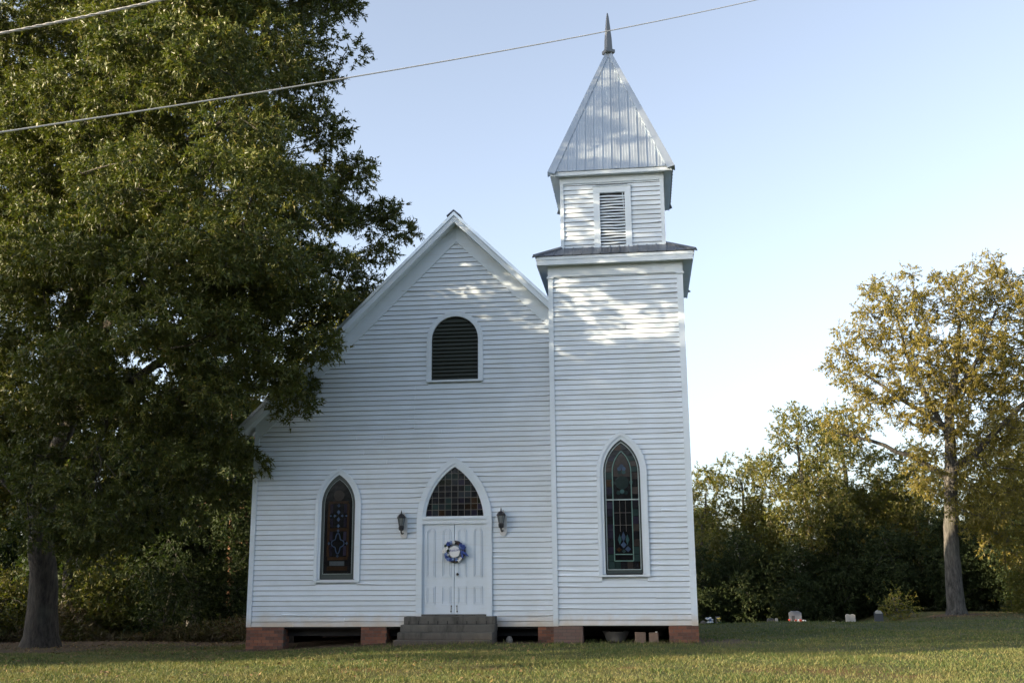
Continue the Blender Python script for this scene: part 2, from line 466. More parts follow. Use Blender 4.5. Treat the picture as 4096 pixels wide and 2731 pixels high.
# --- clapboards ---------------------------------------------------
E = 0.124
board_rng = random.Random(3)
def clapboard(parent, y, z0, h, xl, xr, mat, wob=1.0, curl=0):
    """one lapped board from xl(z) to xr(z); its lower edge stands proud of the board below"""
    if xr(z0) - xl(z0) < 0.02 and xr(z0 + h) - xl(z0 + h) < 0.02: return None
    n = max(2, min(9, int((xr(z0) - xl(z0))/0.7) + 1)); lev = 3
    amp = 0.0013*wob; dz = board_rng.uniform(-0.0025, 0.0025)*wob; tilt = board_rng.uniform(-0.002, 0.002)*wob
    ph = board_rng.uniform(0, 6); jy = board_rng.uniform(-0.0018, 0.0018)
    mb = MB(); vs = []
    top = h + 0.018
    for k in range(lev + 1):
        t = k/lev; z = z0 + top*t
        for i in range(n + 1):
            u = i/n; x0, x1 = xl(min(z, z0+h)), xr(min(z, z0+h)); x = x0 + (x1 - x0)*u
            w = (amp*math.sin(x*2.1 + ph) + amp*0.6*math.sin(x*5.3 + ph*2) + tilt*(u - .5)*2 + dz)*(1 - t)
            if curl and k == 0: w += 0.02*max(0, 1 - (u if curl < 0 else 1 - u)*7)
            vs.append((x, y - 0.017 + 0.030*t + jy + (abs(w)*-1.0 if curl else 0)*(1-t), z + w))
    W = n + 1
    fs = [(k*W+i, k*W+i+1, (k+1)*W+i+1, (k+1)*W+i) for k in range(lev) for i in range(n)]
    b0 = len(vs)
    for i in range(W):                                             # chamfered lower edge, coloured dark to paint the shadow line under the lap
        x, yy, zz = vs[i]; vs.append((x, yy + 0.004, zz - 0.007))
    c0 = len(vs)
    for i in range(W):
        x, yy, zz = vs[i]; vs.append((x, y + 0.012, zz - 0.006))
    darkened = len(fs)
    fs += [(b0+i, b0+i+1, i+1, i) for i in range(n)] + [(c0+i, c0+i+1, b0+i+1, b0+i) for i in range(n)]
    darkened_end = len(fs)
    for e, flip in ((0, False), (n, True)):                       # the cut ends
        b1 = len(vs)
        x, yy, zz = vs[lev*W+e]; vs.append((x, y + 0.018, zz))
        q = [e, W+e, 2*W+e, 3*W+e, b1, c0+e, b0+e]
        fs.append(tuple(q if flip else q[::-1]))
    mb.add(vs, fs)
    o = part(mb, 'clapboard', mat, parent)
    o.data.materials.append(M_LAP_SHADE)
    for k in range(darkened, darkened_end): o.data.polygons[k].material_index = 1
    return o

def split_row(parent, y, z0, h, x_l, x_r, openings, mat, joints=(), wob=1.0):
    """one row of siding cut at the openings; x_l, x_r functions of z"""
    segs = []; cur = x_l
    for c, wfun, zb, zt in sorted(openings, key=lambda o: o[0]):
        if z0 + h <= zb or z0 >= zt: continue
        segs.append((cur, (lambda z, c=c, wfun=wfun: c - wfun(z))))
        cur = (lambda z, c=c, wfun=wfun: c + wfun(z))
    segs.append((cur, x_r))
    for a, b in segs:
        js = [j for j in joints if a(z0) + 0.3 < j < b(z0) - 0.3]
        pts = [a] + [(lambda z, j=j: j) for j in js] + [b]
        for k in range(len(pts) - 1):
            p, q = pts[k], pts[k+1]
            if k > 0: p = (lambda z, p=p: p(z) + 0.006)
            c = board_rng.choice([0]*14 + [-1, 1]) if wob > 0.5 else 0
            clapboard(parent, y, z0, h, p, q, mat, wob, c)

# nave front
fw = MB()
fw.prism([(NC-NHW+0.03, 0.36), (NC+NHW, 0.36), (NC+NHW, 5.1), (NC, 10.42), (NC-NHW+0.03, 5.1)], FY+0.045, FY+0.2)
front_wall = part(fw, 'front_wall', M_TRIM)
DC = -4.66
OPEN_MAIN = [
    (DC, lambda z: gothic_w(z, DC, 0.88, 2.865, 1.50), 0.0, 2.865+1.50),
    (-7.625, lambda z: gothic_w(z, 0, 0.52, 3.305, 0.85), 1.44, 3.305+0.85),
    (-4.667, lambda z: (0.68 if z < 7.47 else math.sqrt(max(0, 0.68**2 - (z-7.47)**2))), 6.39, 8.15)]
rows = int((GAPEX - 0.355)/E) + 1
JM = {}
for k in range(rows):
    JM[k] = []
for z, xs in ((0.62, [-9.0]), (0.5, [-7.4]), (0.38, [-8.7]), (3.95, [-5.1]), (4.55, [-5.3]), (4.8, [-5.3]), (4.4, [-6.4]), (4.95, [-7.2]), (4.68, [-7.0]), (5.05, [-6.5]), (5.3, [-5.7]), (5.55, [-5.7]),
             (5.8, [-5.7, -6.8]), (6.05, [-5.7]), (6.3, [-5.7]), (5.18, [-5.0]), (7.0, [-6.9]), (6.7, [-5.6])):
    k = int((z - 0.355)/E)
    if k in JM: JM[k] += xs[:1]
for k in range(rows):
    z0 = 0.355 + k*E
    def xl(z): return max(NC-NHW+0.10, NC - (GAPEX - z)/GSLOPE - 0.13)
    def xr(z): return min(-2.1, NC + (GAPEX - z)/GSLOPE + 0.13)
    if GAPEX - z0 < 0.03: continue
    split_row(front_wall, FY, z0, E, xl, xr, OPEN_MAIN, M_SIDING, JM[k])

# corner board, bargeboards, eaves
mb = MB(); mb.box(NC-NHW, NC-NHW+0.122, FY-0.034, FY+0.1, 0.345, 5.15)
mb.box(NC-NHW, NC-NHW+0.034, FY+0.1, FY+0.25, 0.345, 5.15)
part(mb, 'corner_board', M_TRIM)
def rake(name, mat, y0, y1, za, zb, sides=(-1, 1), xin=0.0, xout=None):
    """board along the gable slopes between apex heights za and zb (vertical)"""
    for s in sides:
        xe = xout if xout else (NHW + 0.30 if s < 0 else NHW + 0.36)
        mb = MB()
        poly = [(NC + s*xin, zb - xin*GSLOPE), (NC + s*xin, za - xin*GSLOPE), (NC + s*xe, za - xe*GSLOPE), (NC + s*xe, zb - xe*GSLOPE)]
        if s > 0: poly = [poly[0], poly[1], poly[2], poly[3]]
        else: poly = poly[::-1]
        mb.prism(poly, y0, y1)
        part(mb, name, mat)
rake('bargeboard', M_TRIM, FY-0.032, FY+0.03, GAPEX, GAPEX+0.455, xout=NHW-0.01)
rake('rake_soffit', M_TRIM, 0.16, FY+0.2, GAPEX+0.455, GAPEX+0.478)
rake('rake_fascia', M_TRIM, 0.115, 0.159, GAPEX+0.425, GAPEX+0.60)
rake('rake_trim', M_METAL, 0.085, 0.20, GAPEX+0.603, GAPEX+0.705)
# metal roof of the nave
mb = MB()
for s in (-1, 1):
    xe = NHW + 0.33
    n = 44
    for i in range(n):
        y0 = 0.205 + i*(14.6/n)
        for (a, b, t) in ((0.0, 0.05, 0.028), (0.05, 14.6/n, 0.004)):
            q = [(NC, y0+a, GAPEX+0.66+t), (NC+s*xe, y0+a, GAPEX+0.66+t-xe*GSLOPE), (NC+s*xe, y0+b, GAPEX+0.66+t-xe*GSLOPE), (NC, y0+b, GAPEX+0.66+t)]
            w = [(x, y, z-0.05) for x, y, z in q]
            mb.add(q + w, [(0,1,2,3) if s > 0 else (3,2,1,0), (4,7,6,5), (0,4,5,1), (2,6,7,3), (1,5,6,2)])
main_roof = part(mb, 'main_roof', M_METAL)
mb = MB()
for s in (-1, 1):
    mb.add([(NC, 0.06, GAPEX+0.755), (NC+s*0.19, 0.06, GAPEX+0.59), (NC+s*0.19, 14.9, GAPEX+0.59), (NC, 14.9, GAPEX+0.755),
            (NC, 0.06, GAPEX+0.73), (NC+s*0.18, 0.06, GAPEX+0.57), (NC+s*0.18, 14.9, GAPEX+0.57), (NC, 14.9, GAPEX+0.73)],
           [(0,1,2,3), (7,6,5,4), (0,4,5,1), (1,5,6,2)])
part(mb, 'ridge_cap', M_METAL_DK)
# side and rear walls, floor
mb = MB()
mb.box(NC-NHW+0.03, NC-NHW+0.2, FY+0.2, 14.6, 0.36, 5.1)
mb.box(NC+NHW-0.2, NC+NHW, FY+0.2, 14.6, 0.36, 5.1)
mb.prism([(NC-NHW+0.03, 0.36), (NC+NHW, 0.36), (NC+NHW, 5.1), (NC, 10.42), (NC-NHW+0.03, 5.1)], 14.6, 14.8)
for k in range(38):                                                # lapped boards down the long left side
    z0 = 0.36 + k*E
    mb.add([(NC-NHW+0.012, FY+0.26, z0), (NC-NHW+0.012, 14.6, z0), (NC-NHW+0.03, 14.6, z0+E), (NC-NHW+0.03, FY+0.26, z0+E), (NC-NHW+0.03, FY+0.26, z0), (NC-NHW+0.03, 14.6, z0)],
           [(0,3,2,1), (0,1,5,4)])
part(mb, 'side_wall', M_SIDING)
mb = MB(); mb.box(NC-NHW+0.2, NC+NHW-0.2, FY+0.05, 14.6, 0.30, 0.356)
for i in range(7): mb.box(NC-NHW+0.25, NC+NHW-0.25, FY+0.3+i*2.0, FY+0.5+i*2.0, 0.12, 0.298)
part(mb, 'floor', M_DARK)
mb = MB()
mb.box(NC-NHW-0.16, NC-NHW-0.02, FY+0.75, FY+0.95, 0.85, 1.25)
mb.box(NC-NHW-0.11, NC-NHW-0.07, FY+0.83, FY+0.87, 1.252, 2.4)
part(mb, 'meter_box', simple('meter_grey', (0.35, 0.36, 0.36), 0.5))

# --- windows and doors ----------------------------------------------
def casing(c, a_out, h_out, a_in, h_in, zs, zb, y0, y1, name, parent, mat=M_TRIM, n=12, zb_in=None):
    mb = MB()
    mb.ring(gothic_path(c, a_out, zb, zs, h_out, n), gothic_path(c, a_in, zb if zb_in is None else zb_in, zs, h_in, n), y0, y1)
    return part(mb, name, mat, parent)
def cut_pane(parent, c, zs, a, h, x0, x1, z0, z1, y, mat, name='pane', t=0.004, gap=0.006):
    """a pane of the rectangle x0..x1, z0..z1 trimmed to the arch"""
    x0 += gap; x1 -= gap; z0 += gap; z1 -= gap
    xm = 0.0
    def top(x):                                                    # height of the arch at x
        d = abs(x - c)
        r = (h*h + a*a)/(2*a); q = d + (r - a)
        return zs + math.sqrt(max(0, r*r - q*q)) if d < a else zs - 9
    xs = [x0 + (x1 - x0)*i/5 for i in range(6)]
    tops = [(x, min(z1, top(x) - gap)) for x in xs]
    tops = [(x, z) for x, z in tops if z > z0 + 0.008]
    if len(tops) < 2: return
    poly = [(tops[0][0], z0), (tops[-1][0], z0)] + tops[::-1]
    mb = MB(); mb.prism(poly, y, y + t)
    return part(mb, name, mat, parent)
def piece(parent, poly, y, mat, name='glass_piece', t=0.004):
    area = sum(poly[i][0]*poly[(i+1) % len(poly)][1] - poly[(i+1) % len(poly)][0]*poly[i][1] for i in range(len(poly)))
    mb = MB(); mb.prism(poly if area > 0 else poly[::-1], y, y + t)
    return part(mb, name, mat, parent)
def disc(c, z, r, n=20, rz=None):
    return [(c + r*math.cos(2*math.pi*i/n), z + (rz or r)*math.sin(2*math.pi*i/n)) for i in range(n)]
def lead(parent, paths, y, w, mat, name='lead_came'):
    """narrow lead strips along open paths in x, z"""
    mb = MB()
    for pth in paths:
        for (xa, za), (xb, zb) in zip(pth[:-1], pth[1:]):
            d = math.hypot(xb-xa, zb-za)
            if d < 1e-5: continue
            nx, nz = -(zb-za)/d*w/2, (xb-xa)/d*w/2
            q = [(xa-nx, za-nz), (xb-nx, zb-nz), (xb+nx, zb+nz), (xa+nx, za+nz)]
            mb.prism(q, y - 0.004, y)
    return part(mb, name, mat, parent)

# left stained-glass window
wl_ = part(MB().box(-8.05, -7.18, FY+0.030, FY+0.044, 1.48, 3.4), 'window', M_DARK)
wl_['label'] = 'dark stained glass window with a round top pane and quatrefoil'
WC = -7.622
casing(WC, 0.585, 0.92, 0.50, 0.83, 3.305, 1.46, FY-0.046, FY+0.03, 'frame', wl_)
casing(WC, 0.52, 0.86, 0.435, 0.76, 3.305, 1.49, FY-0.020, FY+0.045, 'frame', wl_)
part(MB().box(WC-0.60, WC+0.60, FY-0.075, FY+0.03, 1.415, 1.459), 'sill', M_TRIM, wl_)
mb = MB(); mb.ring(gothic_path(WC, 0.434, 1.50, 3.305, 0.76, 12), gothic_path(WC, 0.375, 1.60, 3.305, 0.66, 12), FY+0.004, FY+0.045)
mb.box(WC-0.434, WC+0.434, FY+0.004, FY+0.045, 1.495, 1.60); part(mb, 'sash', M_SASH, wl_)
mb = MB(); mb.prism([p for p in gothic_path(WC, 0.374, 1.60, 3.305, 0.66, 12)][::-1], FY+0.026, FY+0.029); part(mb, 'glass_field', G_DARK, wl_)
GYY = FY+0.020
lead(wl_, [gothic_path(WC, 0.365, 1.615, 3.305, 0.645, 12), [(WC-0.365, 1.615), (WC+0.365, 1.615)]], GYY-0.001, 0.010, M_LEADLT)
piece(wl_, disc(WC, 3.545, 0.135), GYY, G_ROSE)
for z0, z1 in ((1.70, 1.80), (1.95, 2.03), (2.66, 2.74), (3.34, 3.40)): piece(wl_, [(WC-0.26, z0), (WC+0.26, z0), (WC+0.26, z1), (WC-0.26, z1)], GYY, G_AMBER)
for s in (-1, 1):
    piece(wl_, [(WC+s*0.22, 2.035), (WC+s*0.28, 2.035), (WC+s*0.28, 3.335), (WC+s*0.22, 3.335)], GYY+0.001, G_AMBER)
    for z0, z1 in ((2.06, 2.30), (2.42, 2.65), (2.76, 2.98), (3.10, 3.33)):
        piece(wl_, [(WC+s*0.14, z0), (WC+s*0.215, z0), (WC+s*0.215, z1), (WC+s*0.14, z1)], GYY, G_PURPLE)
piece(wl_, [(WC-0.20, 1.815), (WC+0.18, 1.815), (WC+0.18, 1.925), (WC-0.20, 1.925)], GYY-0.001, G_PALE)
for zc in (3.04, 2.36):                                            # blue cross above, quatrefoil below
    if zc > 3:
        for a, b in ((0.0, 0.24), (math.pi, 0.24)):
            for k, (r0, r1, w) in enumerate(((0.03, 0.15, 0.045), (0.20, 0.30, 0.04))):
                sg = 1 if a == 0 else -1
                piece(wl_, [(WC, zc+sg*r0), (WC+w, zc+sg*(r0+r1)/2), (WC, zc+sg*r1), (WC-w, zc+sg*(r0+r1)/2)], GYY-0.002, G_BLUE)
        for s in (-1, 1):
            piece(wl_, [(WC+s*0.05, zc), (WC+s*0.11, zc+0.035), (WC+s*0.13, zc), (WC+s*0.11, zc-0.035)], GYY-0.002, G_BLUE)
            piece(wl_, [(WC+s*0.17, zc), (WC+s*0.20, zc+0.03), (WC+s*0.235, zc), (WC+s*0.20, zc-0.03)], GYY-0.002, G_BLUE)
    else:
        q = []
        for i in range(33):
            t = 2*math.pi*i/32; r = 0.17 + 0.05*math.cos(4*t)
            q.append((WC + r*0.75*math.cos(t), zc + r*1.15*math.sin(t)))
        lead(wl_, [q], GYY-0.002, 0.028, G_BLUE, 'glass_piece')
        for dx, dz in ((0.23, 0), (-0.23, 0), (0, 0.31), (0, -0.31)):
            piece(wl_, [(WC+dx-0.035, zc+dz), (WC+dx, zc+dz-0.045), (WC+dx+0.035, zc+dz), (WC+dx, zc+dz+0.045)], GYY-0.003, G_BLUE)

# door, casing and fanlight
door_case = casing(DC, 0.94, 1.58, 0.80, 1.43, 2.865, 0.60, FY-0.050, FY+0.03, 'door_frame', None)
casing(DC, 0.81, 1.44, 0.735, 1.345, 2.865, 2.99, FY-0.020, FY+0.045, 'molding', door_case, zb_in=2.99)
mb = MB(); mb.box(DC-0.80, DC+0.80, FY-0.065, FY+0.04, 2.90, 2.988); mb.box(DC-0.80, DC+0.80, FY-0.045, FY+0.04, 2.80, 2.898); mb.box(DC-0.805, DC+0.805, FY-0.085, FY-0.045, 2.925, 2.950)
part(mb, 'transom_bar', M_TRIM, door_case)
mb = MB()
for s in (-1, 1): mb.box(DC+s*0.789-0.0105, DC+s*0.789+0.0105, FY-0.02, FY+0.045, 0.62, 2.798)
part(mb, 'jamb', M_TRIM, door_case)
part(MB().box(DC-0.80, DC+0.80, FY-0.05, FY+0.12, 0.598, 0.640), 'threshold', M_CONC, door_case)
fan = part(MB().prism(gothic_path(DC, 0.733, 2.99, 2.865, 1.34, 12)[::-1], FY+0.034, FY+0.044), 'fanlight', M_DARK)
fan['label'] = 'pointed fanlight of small coloured square panes over the doors'
fan_rng = random.Random(9)
fan_m = [G_DARK]*6 + [G_GREEN, G_AMBER, G_PURPLE, G_PALE, G_BLUE]
fan_m = [G_DARK, G_DARK, G_DARK, G_GREEN, G_AMBER, G_PURPLE, glass('smoky_glass', (0.022, 0.027, 0.032)), glass('olive_glass', (0.014, 0.016, 0.010))]
px = [DC - 0.733 + 1.466*i/9 for i in range(10)]
pz = [2.995 + 0.150*i for i in range(9)]
for i in range(9):
    for j in range(8):
        cut_pane(fan, DC, 2.865, 0.73, 1.335, px[i], px[i+1], pz[j], pz[j+1], FY+0.026 + fan_rng.uniform(-0.002, 0.002), fan_rng.choice(fan_m), gap=0.005)
ld = []
for i in range(1, 9):
    d = abs(px[i] - DC); r = (1.335**2 + 0.73**2)/(2*0.73); ld.append([(px[i], 2.99), (px[i], 2.865 + math.sqrt(r*r - (d + r - 0.73)**2))])
for j in range(1, 8):
    w = gothic_w(pz[j], DC, 0.73, 2.865, 1.335); ld.append([(DC-w, pz[j]), (DC+w, pz[j])])
lead(fan, ld, FY+0.023, 0.009, M_LEAD)

def panel_frame(x0, x1, z0, z1, arch):
    """raised moulding round a door panel"""
    c = (x0+x1)/2; a = (x1-x0)/2
    def pth(k):
        b = a - k
        if not arch: return [(c-b, z0+k), (c-b, z1-k), (c+b, z1-k), (c+b, z0+k), (c-b, z0+k)]
        q = [(c-b, z0+k)] + [(c - b*math.cos(math.pi*i/12), z1 - a + b*math.sin(math.pi*i/12)) for i in range(13)] + [(c+b, z0+k)]
        return q + [q[0]]
    return pth(0.0), pth(0.022), pth(0.040), pth(0.055)
for s in (-1, 1):
    x0, x1 = (DC-0.777, DC-0.004) if s < 0 else (DC+0.004, DC+0.777)
    d = part(MB().box(x0, x1, FY+0.010, FY+0.044, 0.645, 2.796), 'door', M_DOOR)
    d['label'] = 'white door leaf with the round knob' if s > 0 else 'white door leaf without a knob'
    xm = (x0+x1)/2
    for pxl in (xm-0.195, xm+0.195):
        for z0, z1, arch in ((1.52, 2.70, True), (0.87, 1.30, False)):
            a, b, c_, e = panel_frame(pxl-0.115, pxl+0.115, z0, z1, arch)
            mb = MB(); mb.ring(a, b, FY-0.008, FY+0.012); mb.ring(c_, e, FY-0.002, FY+0.012)
            part(mb, 'panel', M_DOOR, d)
    if s < 0:
        part(MB().box(DC-0.035, DC-0.006, FY-0.006, FY+0.012, 0.66, 2.79), 'astragal', M_DOOR, d)
    else:
        mb = MB(); mb.tube([(DC+0.085, FY+0.012, 1.585), (DC+0.085, FY-0.035, 1.585)], [0.03, 0.013], 10); mb.tube([(DC+0.085, FY-0.03, 1.585), (DC+0.085, FY-0.045, 1.585), (DC+0.085, FY-0.075, 1.585)], [0.02, 0.034, 0.02], 12)
        part(mb, 'knob', M_BRONZE, d, True)
    mb = MB(); mb.tube([(DC+s*0.075, FY-0.01, 0.70), (DC+s*0.068, FY-0.012, 0.84)], 0.008, 6); mb.box(DC+s*0.075-0.014, DC+s*0.075+0.014, FY-0.012, FY+0.012, 0.69, 0.72)
    mb.box(DC+s*0.068-0.012, DC+s*0.068+0.012, FY-0.02, FY+0.012, 0.825, 0.85)
    part(mb, 'bolt', M_BRONZE, d)

# round-headed louvre in the gable
LC = -4.667
lv = part(MB().prism([(LC-0.61, 6.40), (LC+0.61, 6.40)] + [(LC+0.61*math.cos(math.pi*i/16), 7.47+0.61*math.sin(math.pi*i/16)) for i in range(17)], FY+0.040, FY+0.0445), 'gable_vent', M_DARK)
def round_path(c, a, zb, zs, n=18): return [(c-a, zb)] + [(c - a*math.cos(math.pi*i/n), zs + a*math.sin(math.pi*i/n)) for i in range(n+1)] + [(c+a, zb)]
mb = MB(); mb.ring(round_path(LC, 0.733, 6.41, 7.47), round_path(LC, 0.603, 6.41, 7.47), FY-0.045, FY+0.03); part(mb, 'frame', M_TRIM, lv)
part(MB().box(LC-0.735, LC+0.735, FY-0.07, FY+0.03, 6.36, 6.409), 'sill', M_TRIM, lv)
for k in range(17):
    z0 = 6.415 + k*0.1
    w = 0.600 if z0 < 7.47 else math.sqrt(max(0.0, 0.60**2 - (z0+0.05-7.47)**2)) if abs(z0+0.05-7.47) < 0.6 else 0
    if w < 0.08: continue
    mb = MB(); jz = random.uniform(-0.006, 0.006); t = random.uniform(-0.008, 0.008)*w
    pr = [(FY-0.022, z0+jz), (FY-0.014, z0+jz-0.012), (FY+0.038, z0+jz+0.070), (FY+0.030, z0+jz+0.082)]
    mb.add([(LC-w, y, z-t) for y, z in pr] + [(LC+w, y, z+t) for y, z in pr], [(0,1,5,4), (1,2,6,5), (2,3,7,6), (3,0,4,7), (0,3,2,1), (4,5,6,7)])
    part(mb, 'slat', M_SHUTTER, lv)

# --- tower --------------------------------------------------------------
TX0, TX1, TD = -2.20, 1.15, 3.35
TC = (TX0+TX1)/2
tower_wall = part(MB().box(TX0+0.03, TX1-0.03, 0.045, TD, 0.41, 9.14), 'tower_wall', M_TRIM)
TWC = -0.505
OPEN_T = [(TWC, lambda z: gothic_w(z, 0, 0.53, 3.955, 0.90), 1.52, 3.955+0.90)]
JT = {5: [0.2], 12: [], 30: [-0.8], 38: [-0.3], 44: [-0.3], 49: [-0.35], 53: [-0.35], 57: [-0.3], 61: [-0.3], 64: [-0.3], 65: [-0.3], 21: [0.4]}
for k in range(int((8.84-0.405)/E)+1):
    z0 = 0.405 + k*E
    h = min(E, 8.86 - z0)
    if h < 0.02: continue
    split_row(tower_wall, 0.0, z0, h, lambda z: TX0+0.10, lambda z: TX1-0.13, OPEN_T, M_SIDING, JT.get(k, []))
mb = MB(); mb.box(TX0, TX0+0.118, -0.034, 0.1, 0.385, 8.82); mb.box(TX0, TX0+0.034, 0.1, 0.22, 0.385, 8.82); part(mb, 'corner_board', M_TRIM)
mb = MB(); mb.box(TX1-0.148, TX1, -0.034, 0.1, 0.395, 8.82); mb.box(TX1-0.034, TX1, 0.1, 0.22, 0.395, 8.82); part(mb, 'corner_board', M_TRIM)
for x0, x1 in ((TX0-0.035, TX0+0.14), (TX1-0.17, TX1+0.035)): part(MB().box(x0, x1, -0.065, 0.24, 8.821, 8.862), 'corner_cap', M_TRIM)
part(MB().box(TX0-0.004, TX1+0.004, -0.045, TD+0.02, 8.863, 9.139), 'frieze', M_TRIM)
OV = 0.245
part(MB().box(TX0-OV, TX1+OV, -OV, TD+OV, 9.14, 9.165), 'soffit', M_TRIM)
mb = MB()
mb.box(TX0-OV-0.02, TX1+OV+0.02, -OV-0.02, -OV-0.001, 9.12, 9.245); mb.box(TX0-OV-0.035, TX1+OV+0.035, -OV-0.035, -OV-0.003, 9.247, 9.325)
for x0, x1 in ((TX0-OV-0.02, TX0-OV), (TX1+OV, TX1+OV+0.02)): mb.box(x0, x1, -OV, TD+OV, 9.12, 9.32)
part(mb, 'fascia', M_TRIM)
# tower side boards (seen only from the side)
mb = MB()
for k in range(68):
    z0 = 0.41 + k*E
    for x, s in ((TX0+0.03, -1), (TX1-0.03, 1)):
        q = [(x+s*0.018, 0.22, z0), (x+s*0.018, TD, z0), (x, TD, z0+E), (x, 0.22, z0+E), (x, 0.22, z0), (x, TD, z0)]
        mb.add(q, [(0,3,2,1), (0,1,5,4)] if s < 0 else [(0,1,2,3), (0,4,5,1)])
part(mb, 'side_wall', M_SIDING)

# tower window
tw = part(MB().box(-0.93, -0.08, 0.030, 0.044, 1.55, 4.0), 'window', M_DARK)
tw['label'] = 'tall stained glass lancet window with green edging in the tower'
casing(TWC, 0.597, 0.98, 0.51, 0.88, 3.955, 1.55, -0.046, 0.03, 'frame', tw)
casing(TWC, 0.53, 0.90, 0.44, 0.78, 3.955, 1.58, -0.020, 0.045, 'frame', tw)
part(MB().box(TWC-0.61, TWC+0.61, -0.075, 0.03, 1.505, 1.549), 'sill', M_TRIM, tw)
mb = MB(); mb.ring(gothic_path(TWC, 0.439, 1.585, 3.955, 0.78, 12), gothic_path(TWC, 0.405, 1.65, 3.955, 0.73, 12), 0.004, 0.045); mb.box(TWC-0.439, TWC+0.439, 0.004, 0.045, 1.58, 1.65); part(mb, 'sash', M_SASH, tw)
mb = MB(); mb.prism(gothic_path(TWC, 0.404, 1.65, 3.955, 0.73, 12)[::-1], 0.026, 0.029); part(mb, 'glass_field', G_DARK, tw)
part(MB().box(TWC-0.404, TWC+0.404, 0.006, 0.025, 3.285, 3.312), 'glazing_bar', M_LEADLT, tw)
gp = random.Random(4)
border = [G_PURPLE, G_DARK, G_GREEN, G_PURPLE, G_AMBER, G_DARK, G_ROSE]
for s in (-1, 1):                                                  # border of small panes
    for k in range(13):
        z0 = 1.68 + k*0.175; z1 = z0 + 0.165
        if z0 < 3.31 < z1: z1 = 3.28
        piece(tw, [(TWC+s*0.235, z0), (TWC+s*0.375, z0), (TWC+s*0.375, z1), (TWC+s*0.235, z1)], 0.021, gp.choice(border))
    for k in range(5):
        za, zb = 3.96+k*0.13, 3.96+k*0.13+0.12
        wa, wb = gothic_w(za, 0, 0.385, 3.955, 0.70), gothic_w(zb, 0, 0.385, 3.955, 0.70)
        ia, ib = gothic_w(za, 0, 0.235, 3.955, 0.50), gothic_w(zb, 0, 0.235, 3.955, 0.50)
        piece(tw, [(TWC+s*ia, za), (TWC+s*wa, za), (TWC+s*wb, zb), (TWC+s*ib, zb)], 0.021, gp.choice(border))
for k in range(5): piece(tw, [(TWC-0.36+k*0.145, 1.672), (TWC-0.225+k*0.145, 1.672), (TWC-0.225+k*0.145, 1.85), (TWC-0.36+k*0.145, 1.85)], 0.020, gp.choice(border))
lead(tw, [gothic_path(TWC, 0.392, 1.668, 3.955, 0.712, 12), [(TWC-0.392, 1.668), (TWC+0.392, 1.668)]], 0.018, 0.018, M_LEADLT)
M_GREENCAME = simple('green_edging_glass', (0.10, 0.18, 0.16), 0.3, 0, 0.3, 10)
lead(tw, [gothic_path(TWC, 0.222, 1.868, 3.955, 0.50, 12), [(TWC-0.222, 1.868), (TWC+0.222, 1.868)], [(TWC-0.222, 2.02), (TWC+0.222, 2.02)]], 0.017, 0.024, M_GREENCAME, 'glass_edging')
piece(tw, [(x, z) for x, z in gothic_path(TWC, 0.20, 3.84, 3.955, 0.455, 8)], 0.021, G_ROSE)
piece(tw, disc(TWC, 3.70, 0.16), 0.019, G_GREEN)
for dx, dz, r, m in ((0, 4.09, 0.055, G_BLUE), (-0.055, 4.03, 0.05, G_BLUE), (0.055, 4.03, 0.05, G_BLUE), (0.05, 3.95, 0.05, G_TEAL), (-0.05, 3.95, 0.05, G_GREEN), (0.22, 3.70, 0.05, G_GREEN), (-0.22, 3.70, 0.05, G_GREEN), (0, 3.49, 0.055, G_TEAL), (-0.09, 3.46, 0.05, G_GREEN), (0.09, 3.46, 0.05, G_GREEN)):
    piece(tw, disc(TWC+dx, dz, r, 8), 0.016, m)
for dx, dz, wx, hz, m in ((0, 2.42, 0.05, 0.13, G_BLUE), (-0.09, 2.36, 0.045, 0.13, G_TEAL), (0.09, 2.36, 0.045, 0.13, G_TEAL), (0, 2.24, 0.07, 0.08, G_BLUE), (-0.11, 2.13, 0.06, 0.06, G_AMBER), (0.10, 2.14, 0.07, 0.07, G_BLUE), (0, 2.09, 0.05, 0.05, G_GREEN)):
    piece(tw, [(TWC+dx-wx, dz), (TWC+dx, dz-hz), (TWC+dx+wx, dz), (TWC+dx, dz+hz)], 0.018, m)
lead(tw, [[(TWC-0.07, 2.55), (TWC-0.07, 3.28)], [(TWC+0.07, 2.55), (TWC+0.07, 3.28)], [(TWC-0.21, 2.99), (TWC+0.21, 2.99)], [(TWC-0.21, 2.70), (TWC+0.21, 2.70)]], 0.022, 0.007, M_LEAD)

# --- ribbed metal roofs ---------------------------------------------------
def rib_profile(u0, u1):
    """offsets of one roof sheet: a tall rib at its left edge and two faint flutes"""
    w = u1 - u0
    P = [(0, 0), (0.006, 0.020), (0.022, 0.020), (0.030, 0.0)]
    for f in (0.40, 0.70): P += [(w*f-0.010, 0), (w*f-0.004, 0.005), (w*f+0.004, 0.005), (w*f+0.010, 0)]
    return [(u0 + a, b) for a, b in P] + [(u1, 0)]
def roof_face(parent, hw, length_fn, origin, ux, vx, nx, mat, pitch=0.235, name='roof_panel'):
    n = max(1, round(2*hw/pitch)); st = 2*hw/n
    for i in range(n):
        u0, u1 = -hw + i*st, -hw + (i+1)*st
        cols = []
        pr = rib_profile(u0, u1)
        pr += [(0.0, 0.0)] if u0 < 0 < u1 and False else []
        for u, h in pr:
            L = max(0.0, length_fn(u)); cols.append((u, h, L))
        vs = []; fs = []
        for u, h, L in cols:
            a = origin + ux*u + nx*h; b = a + vx*L
            vs += [a, b, a - nx*(h + 0.012)]
        for k in range(len(cols)-1): fs += [(3*k, 3*k+3, 3*k+4, 3*k+1), (3*k+2, 3*k+5, 3*k+3, 3*k)]
        part(MB().add(vs, fs), name, mat, parent)
